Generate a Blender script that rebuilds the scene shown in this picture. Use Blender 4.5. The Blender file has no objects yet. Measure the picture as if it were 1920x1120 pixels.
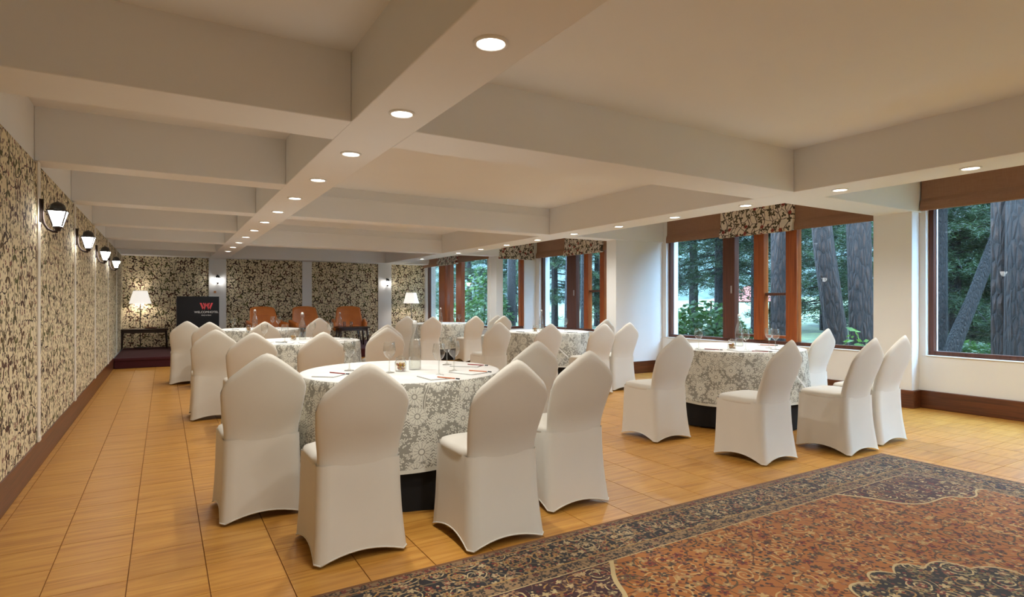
import bpy, bmesh, math, random
import numpy as np
from mathutils import Vector, Matrix

random.seed(7)
SC = bpy.context.scene
COL = SC.collection

# ------------------------------------------------------------------ camera
FPX, PX, PY, CAMH, YAW = 1090.0, 960.0, 566.0, 1.23, math.radians(30.9)
cam_data = bpy.data.cameras.new('camera')
cam_data.sensor_width = 36.0
cam_data.lens = FPX / 1920.0 * 36.0
cam_data.shift_y = (PY - 560.0) / 1920.0
cam_data.clip_start = 0.05
cam_data.clip_end = 400
cam = bpy.data.objects.new('camera', cam_data)
cam.location = (0, 0, CAMH)
cam.rotation_euler = (math.radians(90), 0, -YAW)
COL.objects.link(cam)
SC.camera = cam

# ------------------------------------------------------------------ world, exposure
SC.view_settings.view_transform = 'Standard'
SC.view_settings.look = 'None'
SC.view_settings.gamma = 1.0
SC.view_settings.use_curve_mapping = False
SC.view_settings.exposure = 0.08
SKY_COLOR, SKY_STRENGTH = (0.38, 0.66, 1.0, 1), 29.0
world = bpy.data.worlds.new('sky')
SC.world = world
world.use_nodes = True
wb = world.node_tree.nodes['Background']
wb.inputs[0].default_value = SKY_COLOR
wb.inputs[1].default_value = SKY_STRENGTH
LAMP_WATT = 10.6
LAMP_COLOR = (1.0, 0.985, 0.93)

# pixel helpers: a pixel gives a direction, the plane it lies on gives the distance
CA, SA = math.cos(YAW), math.sin(YAW)
def on_x(u, X):                      # Y on the wall plane x = X
    t = (u - PX) / FPX
    return X * (CA - t * SA) / (t * CA + SA)
def on_y(u, Y):                      # X on the wall plane y = Y
    t = (u - PX) / FPX
    return Y * (t * CA + SA) / (CA - t * SA)
def project(X, Y, Z):
    x = X * CA - Y * SA
    d = X * SA + Y * CA
    if d < 0.2:
        return None
    return PX + FPX * x / d, PY + FPX * (CAMH - Z) / d

# ------------------------------------------------------------------ node helper
class S:
    """a node socket with arithmetic"""
    def __init__(self, g, sock): self.g, self.s = g, sock
    def _m(self, op, *o): return self.g.math(op, self, *o)
    def __add__(self, o): return self._m('ADD', o)
    def __radd__(self, o): return self._m('ADD', o)
    def __sub__(self, o): return self._m('SUBTRACT', o)
    def __rsub__(self, o): return self.g.math('SUBTRACT', o, self)
    def __mul__(self, o): return self._m('MULTIPLY', o)
    def __rmul__(self, o): return self._m('MULTIPLY', o)
    def __truediv__(self, o): return self._m('DIVIDE', o)
    def __lt__(self, o): return self._m('LESS_THAN', o)
    def __gt__(self, o): return self._m('GREATER_THAN', o)
    def abs(self): return self._m('ABSOLUTE')
    def sin(self): return self._m('SINE')
    def cos(self): return self._m('COSINE')
    def frac(self): return self._m('FRACT')
    def floor(self): return self._m('FLOOR')
    def min(self, o): return self._m('MINIMUM', o)
    def max(self, o): return self._m('MAXIMUM', o)
    def sqrt(self): return self._m('SQRT')

class G:
    def __init__(self, name):
        self.mat = bpy.data.materials.new(name)
        self.mat.use_nodes = True
        self.nt = self.mat.node_tree
        self.bsdf = self.nt.nodes['Principled BSDF']
        self.out = self.nt.nodes['Material Output']
    def node(self, t, **kw):
        n = self.nt.nodes.new(t)
        for k, v in kw.items(): setattr(n, k, v)
        return n
    def put(self, sock, v):
        if isinstance(v, S): self.nt.links.new(v.s, sock)
        elif v is not None:
            if sock.type == 'RGBA' and len(v) == 3: v = (*v, 1)
            sock.default_value = v
    def math(self, op, *a):
        n = self.node('ShaderNodeMath', operation=op)
        for i, v in enumerate(a): self.put(n.inputs[i], v)
        return S(self, n.outputs[0])
    def coords(self, kind='Object'):
        n = self.node('ShaderNodeTexCoord')
        return S(self, n.outputs[kind])
    def position(self):
        return S(self, self.node('ShaderNodeNewGeometry').outputs['Position'])
    def sep(self, v):
        n = self.node('ShaderNodeSeparateXYZ'); self.put(n.inputs[0], v)
        return [S(self, o) for o in n.outputs]
    def comb(self, x, y, z=0.0):
        n = self.node('ShaderNodeCombineXYZ')
        for i, v in enumerate((x, y, z)): self.put(n.inputs[i], v)
        return S(self, n.outputs[0])
    def noise(self, v, scale, detail=3, rough=0.5, dist=0.0, color=False):
        n = self.node('ShaderNodeTexNoise')
        self.put(n.inputs['Vector'], v)
        n.inputs['Scale'].default_value = scale; n.inputs['Detail'].default_value = detail
        n.inputs['Roughness'].default_value = rough; n.inputs['Distortion'].default_value = dist
        return S(self, n.outputs['Color' if color else 'Fac'])
    def white(self, v):
        n = self.node('ShaderNodeTexWhiteNoise', noise_dimensions='3D'); self.put(n.inputs['Vector'], v)
        return S(self, n.outputs['Value'])
    def voro(self, x, y, scale, rand=1.0, edge=False):
        """2D voronoi; returns (r, theta, random value) about the cell centre in metres"""
        n = self.node('ShaderNodeTexVoronoi', voronoi_dimensions='2D')
        n.feature = 'DISTANCE_TO_EDGE' if edge else 'F1'
        self.put(n.inputs['Vector'], self.comb(x, y)); n.inputs['Scale'].default_value = scale
        n.inputs['Randomness'].default_value = rand
        if edge: return S(self, n.outputs['Distance']) / scale
        p = self.sep(S(self, n.outputs['Position']))
        dx, dy = x - p[0], y - p[1]
        r = (dx * dx + dy * dy).sqrt()
        th = self.math('ARCTAN2', dy, dx)
        c = self.sep(S(self, n.outputs['Color']))
        return r, th, c[0], c[1]
    def mix(self, f, a, b):
        n = self.node('ShaderNodeMix', data_type='RGBA')
        self.put(n.inputs[0], f); self.put(n.inputs[6], a); self.put(n.inputs[7], b)
        return S(self, n.outputs[2])
    def ramp(self, f, stops):
        n = self.node('ShaderNodeValToRGB'); self.put(n.inputs[0], f)
        el = n.color_ramp.elements
        while len(el) < len(stops): el.new(0.5)
        for e, (p, c) in zip(el, stops): e.position = p; e.color = (*c, 1)
        return S(self, n.outputs[0])
    def bump(self, h, strength=0.3, dist=0.01):
        n = self.node('ShaderNodeBump'); n.inputs['Strength'].default_value = strength
        n.inputs['Distance'].default_value = dist; self.put(n.inputs['Height'], h)
        self.nt.links.new(n.outputs[0], self.bsdf.inputs['Normal'])
    def set(self, **kw):
        m = dict(color='Base Color', rough='Roughness', metal='Metallic', spec='Specular IOR Level', trans='Transmission Weight',
                 ior='IOR', emit='Emission Color', estr='Emission Strength', sheen='Sheen Weight', coat='Coat Weight', alpha='Alpha')
        for k, v in kw.items(): self.put(self.bsdf.inputs[m[k]], v)
        return self

def srgb(r, g, b):
    f = lambda c: (c / 255 / 12.92) if c / 255 < 0.04045 else ((c / 255 + 0.055) / 1.055) ** 2.4
    return (f(r), f(g), f(b))

def plain(name, col, rough=0.5, var=0.06, scale=12, **kw):
    g = G(name)
    n = g.noise(g.coords(), scale, 3)
    lo = tuple(c * (1 - var) for c in col); hi = tuple(min(1, c * (1 + var)) for c in col)
    g.set(color=g.mix(n, lo, hi), rough=rough, **kw)
    return g.mat

M = {}
M['paint'] = plain('white_paint', (0.82, 0.82, 0.81), 0.6, 0.02, 3)
M['ceiling'] = plain('ceiling_paint', (0.82, 0.825, 0.83), 0.7, 0.02, 2)
M['ivory'] = plain('ivory_strip', (0.80, 0.77, 0.70), 0.5, 0.03)
M['black_cloth'] = plain('black_cloth', (0.008, 0.008, 0.009), 0.9, 0.2, 60)
M['iron'] = plain('dark_iron', (0.035, 0.022, 0.018), 0.45, 0.2, 30, metal=0.6)
M['cap_iron'] = plain('grey_iron', (0.06, 0.06, 0.06), 0.4, 0.2, 30, metal=0.6)
M['white_plastic'] = plain('white_plastic', (0.8, 0.8, 0.78), 0.4, 0.02)
M['paper'] = plain('paper', (0.86, 0.86, 0.84), 0.7, 0.02)
M['red_lacquer'] = plain('red_lacquer', (0.30, 0.02, 0.025), 0.3, 0.05)
M['orange_lacquer'] = plain('orange_lacquer', (0.55, 0.14, 0.03), 0.3, 0.05)
M['green_lacquer'] = plain('green_lacquer', (0.03, 0.06, 0.03), 0.3, 0.05)
M['dark_tip'] = plain('dark_tip', (0.015, 0.015, 0.02), 0.4)
M['grey_pad'] = plain('grey_backing', (0.22, 0.22, 0.22), 0.7)
M['steel'] = plain('brushed_steel', (0.6, 0.6, 0.6), 0.3, 0.05, 30, metal=1.0)
M['orange_plastic'] = plain('orange_plastic', (0.6, 0.25, 0.08), 0.5)
M['red_letter'] = plain('red_print', (0.60, 0.05, 0.06), 0.5)
M['white_letter'] = plain('white_print', (0.75, 0.75, 0.75), 0.5)
M['stage_carpet'] = plain('dark_red_carpet', (0.055, 0.006, 0.009), 0.95, 0.5, 180)
M['blind'] = None

def emitter(name, col, strength):
    g = G(name); g.set(color=(0.8, 0.8, 0.8), emit=col, estr=strength, rough=0.5); return g.mat
M['lens'] = emitter('downlight_lens', (1, 0.93, 0.82), 14)
M['lantern_glass'] = emitter('lit_lantern_glass', (1, 0.97, 0.92), 20)
M['shade'] = emitter('lit_lamp_shade', (1, 0.93, 0.84), 0.75)

def glass(name, col=(1, 1, 1), rough=0.0, ior=1.45):
    g = G(name); g.set(color=col, rough=rough, trans=1.0, ior=ior); return g.mat

def thin_glass(name, tint, k0, k1, rough, power=5.0, edge=None):
    g = G(name)
    t = g.node('ShaderNodeBsdfTransparent'); t.inputs[0].default_value = (*tint, 1)
    gl = g.node('ShaderNodeBsdfGlossy'); gl.inputs['Roughness'].default_value = rough
    lw = g.node('ShaderNodeLayerWeight'); lw.inputs[0].default_value = 0.5
    fc = S(g, lw.outputs['Facing'])                       # Schlick reflectance of a thin sheet, same from both sides
    mx = g.node('ShaderNodeMixShader')
    g.put(mx.inputs[0], g.math('POWER', fc, power) * k1 + k0)
    if edge: g.put(t.inputs[0], g.mix(g.math('POWER', fc, 3.0) * 0.8, (*tint, 1), (*edge, 1)))
    g.nt.links.new(t.outputs[0], mx.inputs[1]); g.nt.links.new(gl.outputs[0], mx.inputs[2]); g.nt.links.new(mx.outputs[0], g.out.inputs[0])
    return g.mat
M['pane'] = thin_glass('window_glass', (0.97, 0.985, 0.985), 0.012, 0.85, 0.0)
M['glass'] = thin_glass('clear_thin_glass', (0.95, 0.96, 0.95), 0.11, 0.78, 0.03, 2.3, (0.55, 0.58, 0.55))
M['water'] = thin_glass('water_surface', (0.97, 0.98, 0.95), 0.03, 0.6, 0.0)

def wood(name, a, b, rough, axis=2, scale=1.0, freq=40):
    g = G(name)
    p = g.sep(g.position())
    k = [freq, freq, freq]; k[axis] = 1.6
    v = g.comb(p[0] * k[0], p[1] * k[1], p[2] * k[2])
    n = g.noise(v, scale, 4, 0.6, 0.6)
    g.set(color=g.ramp(n, [(0.3, a), (0.7, b)]), rough=rough)
    g.bump(n, 0.08, 0.003)
    return g.mat
M['wood_dark'] = wood('brown_skirting_wood', srgb(70, 36, 18), srgb(112, 62, 32), 0.35, 1)
M['wood_dark_x'] = wood('brown_skirting_wood_cross', srgb(70, 36, 18), srgb(112, 62, 32), 0.35, 0)
M['wood_orange'] = wood('varnished_pine_frame', srgb(128, 62, 22), srgb(178, 94, 38), 0.3, 2)
M['wood_walnut'] = wood('walnut_frame', srgb(74, 40, 28), srgb(104, 60, 42), 0.35, 2)
M['wood_furn'] = wood('dark_furniture_wood', srgb(34, 20, 13), srgb(60, 36, 22), 0.3, 0)

def mat_floor():
    g = G('wood_grain_floor_tile')
    p = g.sep(g.position())
    T = 0.307
    cell = g.comb(((p[0] - 0.168) / T).floor(), (p[1] / T).floor(), 3.0)
    h = g.white(cell)
    v = g.comb(p[0] * 1.3 + h * 9.0, p[1] * 17.0 + h * 31.0, 0.0)
    n = g.noise(v, 1.6, 4, 0.55, 0.8)
    fine = g.noise(g.comb(p[0] * 5 + h * 5, p[1] * 120, 0.0), 1.0, 2)
    c = g.ramp(n, [(0.25, srgb(172, 114, 44)), (0.5, srgb(206, 148, 66)), (0.8, srgb(226, 174, 88))])
    c = g.mix(fine * 0.22, c, srgb(142, 92, 40))
    c = g.mix(h * 0.22, c, srgb(184, 124, 60))
    g.set(color=c, rough=0.34, spec=0.45)
    g.bump(n, 0.05, 0.002)
    return g.mat
M['floor'] = mat_floor()
M['grout'] = plain('brown_grout', srgb(150, 102, 54), 0.8, 0.2, 30)

def mat_wallpaper(name, axis):
    """printed crewel vines: branching stems, leaves, berries on cream cloth"""
    g = G(name)
    p = g.sep(g.position())
    x, y = p[axis], p[2]
    w1 = g.noise(g.comb(x, y, 0.0), 5.0, 2, color=True)
    w = g.sep(w1)
    xw = x + (w[0] - 0.5) * 0.16
    yw = y + (w[1] - 0.5) * 0.16
    # stems: a warped network and long climbing lines
    net = g.voro(xw, yw, 4.6, 1.0, edge=True)
    stem = net < 0.0040
    climb = (x / 0.17 + ((y * 9.0 + (x / 0.17).floor() * 2.1).sin()) * 0.26 + (w[0] - 0.5) * 0.6).frac()
    stem = stem.max((climb - 0.5).abs() < 0.026)
    # bird-like three-lobed leaves
    r, th, ra, rb = g.voro(x, y, 5.4, 0.85)
    lob = ((th + ra * 6.28) * 1.5).cos().abs()
    leaf = r < (lob * lob * lob * 0.060 + 0.008)
    leaf_col = g.ramp(rb, [(0.0, srgb(60, 46, 26)), (0.35, srgb(84, 84, 36)), (0.6, srgb(84, 50, 34)), (1.0, srgb(48, 34, 26))])
    # berries and small flowers
    r2, th2, ra2, rb2 = g.voro(x + 3.1, y + 1.7, 13.0, 0.8)
    petal = ((th2 * 2.5).cos().abs()) * 0.005 + 0.011
    berry = (r2 < petal) * (r2 > 0.0035)
    berry_col = g.ramp(rb2, [(0.0, srgb(122, 42, 36)), (0.35, srgb(66, 38, 48)), (0.7, srgb(90, 90, 40)), (1.0, srgb(46, 34, 28))])
    r3, th3, ra3, rb3 = g.voro(x + 7.7, y + 4.2, 24.0, 1.0)
    dot = (r3 < 0.0088) * (ra3 > 0.25)
    weave = g.noise(g.comb(x * 1.0, y * 1.0, 0.0), 420, 1)
    ground = g.mix(weave, srgb(216, 202, 166), srgb(234, 222, 190))
    c = g.mix(dot, ground, g.ramp(rb3, [(0.0, srgb(110, 58, 44)), (0.3, srgb(62, 46, 36)), (0.65, srgb(104, 98, 52)), (1.0, srgb(74, 52, 60))]))
    c = g.mix(stem, c, srgb(52, 36, 26))
    c = g.mix(berry, c, berry_col)
    c = g.mix(leaf, c, leaf_col)
    g.set(color=c, rough=0.85)
    g.bump(stem.max(leaf).max(berry), 0.15, 0.002)
    return g.mat
M['wallpaper_y'] = mat_wallpaper('crewel_fabric_side', 1)
M['wallpaper_x'] = mat_wallpaper('crewel_fabric_end', 0)

def mat_blind():
    g = G('brown_linen_blind')
    p = g.sep(g.position())
    n = g.noise(g.comb(p[0] * 9, p[1] * 9, p[2] * 260), 1.0, 2)
    n2 = g.noise(g.comb(p[0] * 260, p[1] * 260, p[2] * 9), 1.0, 2)
    g.set(color=g.mix((n + n2) * 0.5, srgb(118, 84, 62), srgb(166, 126, 98)), rough=0.9)
    return g.mat
M['blind'] = mat_blind()
def mat_print(name, axis):
    g = G(name)
    p = g.sep(g.position())
    x, y = p[axis], p[2]
    w = g.sep(g.noise(g.comb(x, y, 0.0), 6, 2, color=True))
    climb = (x / 0.13 + (y * 19).sin() * 0.22 + (w[0] - 0.5) * 0.4).frac()
    stem = (climb - 0.5).abs() < 0.05
    net = g.voro(x + (w[0] - .5) * .1, y + (w[1] - .5) * .1, 8, 1, edge=True) < 0.004
    r, th, ra, rb = g.voro(x, y, 9.5, 0.9)
    leaf = r < (((th + ra * 6.28) * 1.5).cos().abs() * 0.034 + 0.006)
    r2, th2, ra2, rb2 = g.voro(x + 2, y + 5, 7.0, 0.8)
    fl = (r2 < (th2 * 3).cos().abs() * 0.014 + 0.018) * (ra2 > 0.62)
    c = g.mix(stem.max(net), srgb(214, 200, 180), srgb(66, 50, 40))
    c = g.mix(leaf, c, srgb(72, 62, 44))
    c = g.mix(fl, c, srgb(130, 48, 40))
    g.set(color=c, rough=0.85)
    return g.mat
M['print_y'] = mat_print('vine_print_side', 1)
M['print_x'] = mat_print('vine_print_cross', 0)

def mat_spandex():
    g = G('white_stretch_cover')
    n = g.noise(g.coords(), 5, 3)
    f = g.noise(g.coords(), 900, 1)
    g.set(color=g.mix(n, (0.68, 0.645, 0.57), (0.73, 0.695, 0.62)), rough=0.62, sheen=0.15, spec=0.3)
    g.bump(f, 0.04, 0.001)
    return g.mat
M['spandex'] = mat_spandex()

def mat_lace():
    g = G('white_lace_over_grey')
    uv = g.sep(g.coords('UV'))
    x, y = uv[0], uv[1]
    r, th, ra, rb = g.voro(x, y, 6.4, 0.7)
    R = 0.036 + ra * 0.024
    ang = th * 13.0 + ra * 5.0
    rim = R * 0.90 + ang.cos() * R * 0.10
    flower = r < rim
    hole = flower * ((ang * 0.5).cos().abs() < 0.26) * (r > R * 0.22)
    ring = (r - R * 0.30).abs() < 0.003
    halo = ((r - rim * 1.12).abs() < 0.0022)
    st = (x / 0.23 + (y * 13).sin() * 0.16).frac()
    stem = (((st - 0.5).abs() - 0.030).abs() < 0.009)
    r2, th2, ra2, rb2 = g.voro(x + 1.3, y + 2.1, 19.0, 0.9)
    star = (r2 < ((th2 * 2.5 + ra2 * 3).cos().abs() * 0.014 + 0.002)) * ((th2 * 5.0 + ra2 * 6.0).cos().abs() > 0.25)
    r3, th3, ra3, rb3 = g.voro(x + 4.3, y + 3.1, 46.0, 1.0)
    leaflet = (r3 < ((th3 + ra3 * 6.28).cos().abs() * 0.0072 + 0.0012)) * (rb3 > 0.35)
    chev = ((x / 0.030).frac() - 0.5).abs() * 0.026 + y
    zig = ((chev / 0.016).frac() < 0.42) * (g.noise(g.comb(x, y, 2.0), 6.0, 1) > 0.55)
    white = stem.max(star).max(zig).max(leaflet).max(halo)
    white = g.math('MULTIPLY', white, 1 - flower * 0.999).max(flower * (1 - hole) * (1 - ring))
    net = g.noise(g.comb(x, y, 0.0), 500, 1)
    base = g.mix(net, srgb(126, 123, 112), srgb(174, 171, 160))
    hem = y > 0.478
    c = g.mix(white.max(hem), base, srgb(222, 220, 208))
    g.set(color=c, rough=0.8)
    g.bump(white, 0.5, 0.002)
    return g.mat
M['lace'] = mat_lace()
def mat_clothtop():
    g = G('white_table_linen')
    p = g.coords()
    s = g.sep(p)
    r, th, ra, rb = g.voro(s[0], s[1], 5.6, 0.8)
    fl = (r < 0.06 + (th * 7).cos() * 0.01)
    g.set(color=g.mix(fl * 0.5, (0.80, 0.79, 0.76), (0.86, 0.855, 0.83)), rough=0.75)
    g.bump(fl, 0.15, 0.001)
    return g.mat
M['linen'] = mat_clothtop()

RUG_X0, RUG_X1, RUG_Y0, RUG_Y1 = 0.50, 4.95, -0.70, 2.49
def mat_rug():
    g = G('persian_rug_pile')
    p = g.sep(g.position())
    cx, cy = (RUG_X0 + RUG_X1) / 2, (RUG_Y0 + RUG_Y1) / 2
    hx, hy = (RUG_X1 - RUG_X0) / 2, (RUG_Y1 - RUG_Y0) / 2
    x, y = p[0] - cx, p[1] - cy
    ax, ay = x.abs(), y.abs()
    edge = (hx - ax).min(hy - ay)                    # distance to the rug's edge
    navy, cream, gold = srgb(26, 26, 32), srgb(204, 180, 130), srgb(172, 132, 72)
    rust, red, olive = srgb(184, 104, 54), srgb(122, 34, 28), srgb(116, 108, 66)
    def motifs(base, k, cols, dens=1.0, spiral=True, seed=0.0):
        """scattered palmettes, curling tendrils and small blossoms"""
        c = base
        wn = g.sep(g.noise(g.comb(x + seed, y, 0.0), 7 * k, 2, color=True))
        xx, yy = x + (wn[0] - .5) * .06 / k + seed, y + (wn[1] - .5) * .06 / k
        if spiral:
            r, th, ra, rb = g.voro(xx, yy, 4.6 * k, 0.7)
            sp = (r * (26 * k) - th * 0.1592 * (1.0)).frac()
            curl = ((sp - 0.5).abs() < 0.13) * (r < 0.095 / k) * (r > 0.018 / k)
            c = g.mix(curl, c, g.mix(ra > 0.55, cols[0], cols[1]))
        net = g.voro(xx + 3, yy + 1, 8.5 * k, 1.0, edge=True) < 0.0032
        c = g.mix(net * 0.85, c, cols[2])
        r2, th2, ra2, rb2 = g.voro(x + 1.7 + seed, y + 0.4, 11.5 * k, 0.9)
        pet = r2 < ((th2 * 2.5 + ra2 * 4).cos().abs() * 0.018 + 0.012) / k
        c = g.mix(pet * (ra2 < dens), c, g.ramp(rb2, [(0.0, cols[3]), (0.33, cols[0]), (0.66, cols[4]), (1.0, cols[1])]))
        heart = r2 < 0.008 / k
        c = g.mix(heart * (ra2 < dens), c, g.mix(rb2 > 0.5, cols[0], cols[3]))
        r3, th3, ra3, rb3 = g.voro(x + 4.4 + seed, y + 2.2, 27.0 * k, 1.0)
        sm = r3 < 0.0105 / k
        c = g.mix(sm * (ra3 < 0.75 * dens), c, g.ramp(rb3, [(0.0, cols[0]), (0.3, cols[4]), (0.6, cols[3]), (1.0, cols[2])]))
        return c
    border = motifs(navy, 1.45, [srgb(190, 168, 126), gold, srgb(120, 104, 74), red, srgb(150, 120, 80)], 1.0, True, 5.0)
    field = motifs(g.mix(g.noise(g.comb(x, y, 0.), 2.2, 2), srgb(158, 90, 34), srgb(182, 116, 50)), 1.2,
                   [srgb(200, 164, 104), srgb(88, 70, 40), srgb(92, 52, 28), srgb(36, 34, 38), srgb(122, 34, 24)], 0.95, True)
    dark = motifs(navy, 1.3, [cream, gold, srgb(96, 84, 60), red, olive], 0.95, True, 5.0)
    maroon = motifs(srgb(58, 26, 34), 1.4, [cream, gold, srgb(120, 90, 66), navy, red], 0.9, True, 9.0)
    # medallion: lobed oval about the centre
    ang = g.math('ARCTAN2', y * 0.95, x)
    rad = (x * x + y * y * 0.9).sqrt()
    lobe = 0.50 + (ang * 8).cos().abs() * 0.055 + (ang * 2.0).cos() * 0.06
    med = rad < lobe
    medline = (rad - lobe).abs() < 0.006
    # corner spandrels: scalloped curve
    u = (hx - 0.44 - ax); v = (hy - 0.38 - ay)
    sc = (u * u * 0.42 + v * v * 1.5).sqrt() + (g.math('ARCTAN2', v, u) * 9.0).sin() * 0.035
    span = sc < 0.56
    spanline = (sc - 0.56).abs() < 0.008
    c = g.mix(span, field, maroon)
    c = g.mix(spanline, c, cream)
    c = g.mix(med, c, dark)
    c = g.mix(medline, c, cream)
    # borders
    c = g.mix(edge < 0.385, c, motifs(srgb(150, 120, 84), 1.7, [navy, red, srgb(70, 54, 44), srgb(70, 60, 40), navy], 1.0, False, 2.0))
    c = g.mix((edge - 0.385).abs() < 0.003, c, cream)
    c = g.mix(edge < 0.30, c, border)
    c = g.mix((edge - 0.30).abs() < 0.004, c, gold)
    c = g.mix(edge < 0.07, c, motifs(srgb(140, 112, 80), 1.9, [navy, red, navy, srgb(70, 60, 40), red], 1.0, False, 3.0))
    c = g.mix((edge - 0.07).abs() < 0.004, c, gold)
    c = g.mix(edge < 0.022, c, srgb(122, 80, 44))
    pile = g.noise(g.comb(x, y, 0.0), 300, 2)
    c = g.mix(pile * 0.30, c, srgb(58, 42, 28))
    g.set(color=c, rough=0.95, sheen=0.2, spec=0.1)
    g.bump(pile, 0.35, 0.004)
    return g.mat
M['rug'] = mat_rug()

def mat_leather():
    g = G('tan_leather')
    n = g.noise(g.coords(), 9, 3)
    f = g.noise(g.coords(), 160, 2)
    g.set(color=g.mix(n, srgb(172, 94, 34), srgb(200, 118, 48)), rough=0.42)
    g.bump(f, 0.1, 0.002)
    return g.mat
M['leather'] = mat_leather()
def mat_bark(name, a, b, k=1.0):
    g = G(name)
    p = g.sep(g.coords())
    v = g.comb(p[0] * 13 * k, p[1] * 13 * k, p[2] * 3.2 * k)
    n = g.noise(v, 1.6, 5, 0.65, 0.5)
    vo = g.node('ShaderNodeTexVoronoi', feature='DISTANCE_TO_EDGE'); g.put(vo.inputs['Vector'], v)
    vo.inputs['Scale'].default_value = 1.3
    e = S(g, vo.outputs['Distance'])
    h = (e * 2.2).min(1.0) * 0.7 + n * 0.3
    g.set(color=g.ramp(h, [(0.1, a), (0.6, b)]), rough=0.95)
    g.bump(h, 1.0, 0.05)
    return g.mat
M['bark'] = mat_bark('furrowed_pine_bark', srgb(17, 9, 4), srgb(52, 31, 19))
M['bark_thin'] = mat_bark('dark_bark', srgb(13, 8, 5), srgb(34, 22, 14), 2)
M['bark_pale'] = mat_bark('pale_bark', srgb(66, 56, 46), srgb(110, 96, 82), 2)
def mat_leaves(name, a, b, c):
    g = G(name)
    h = g.noise(g.position(), 1.6, 3)
    h2 = g.noise(g.position(), 11, 2)
    g.set(color=g.ramp(h * 0.55 + h2 * 0.45, [(0.3, a), (0.5, b), (0.7, c)]), rough=0.6)
    col = g.bsdf.inputs['Base Color'].links[0].from_socket
    tr = g.node('ShaderNodeBsdfTranslucent'); g.nt.links.new(col, tr.inputs[0])
    mx = g.node('ShaderNodeMixShader'); mx.inputs[0].default_value = 0.45
    g.nt.links.new(g.bsdf.outputs[0], mx.inputs[1]); g.nt.links.new(tr.outputs[0], mx.inputs[2]); g.nt.links.new(mx.outputs[0], g.out.inputs[0])
    return g.mat
M['needles'] = mat_leaves('pine_needles', srgb(19, 32, 15), srgb(37, 53, 25), srgb(64, 80, 42))
M['needles_dark'] = mat_leaves('dark_pine_needles', srgb(15, 26, 12), srgb(29, 44, 21), srgb(51, 67, 34))
M['leaves'] = mat_leaves('broad_leaves', srgb(18, 31, 11), srgb(42, 64, 22), srgb(78, 98, 46))
M['sapling'] = mat_leaves('bright_sapling_leaves', srgb(60, 84, 26), srgb(84, 110, 38), srgb(110, 132, 56))
def mat_ground():
    g = G('mossy_ground')
    n = g.noise(g.position(), 1.4, 5); m = g.noise(g.position(), 14, 3)
    g.set(color=g.ramp(n * 0.6 + m * 0.4, [(0.35, srgb(34, 28, 15)), (0.5, srgb(56, 62, 24)), (0.65, srgb(82, 88, 38))]), rough=0.95)
    g.bump(m, 0.6, 0.05)
    return g.mat
M['ground'] = mat_ground()
def mat_hill():
    g = G('misty_forest_slope')
    p = g.sep(g.position())
    n = g.noise(g.comb(p[0] * .5, p[1] * .5, p[2] * .25), 1.2, 6, 0.7)
    g.set(color=g.ramp(n, [(0.35, srgb(24, 34, 24)), (0.5, srgb(38, 48, 40)), (0.65, srgb(60, 68, 66))]), rough=1.0)
    return g.mat
M['hill'] = mat_hill()
M['canopy_red'] = plain('red_canopy_cloth', srgb(140, 62, 44), 0.8)
M['sweets'] = None
def mat_sweets():
    g = G('wrapped_sweets')
    oi = g.noise(g.coords(), 70, 1, color=True)
    s = g.sep(oi)
    g.set(color=g.ramp(s[0], [(0.35, srgb(214, 160, 40)), (0.48, srgb(236, 200, 70)), (0.55, srgb(90, 120, 170)), (0.62, srgb(180, 70, 40))]), rough=0.3)
    return g.mat
M['sweets'] = mat_sweets()
def mat_screen():
    g = G('black_acrylic')
    g.set(color=(0.006, 0.007, 0.010), rough=0.28, spec=0.3)
    return g.mat
M['acrylic'] = mat_screen()

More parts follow.
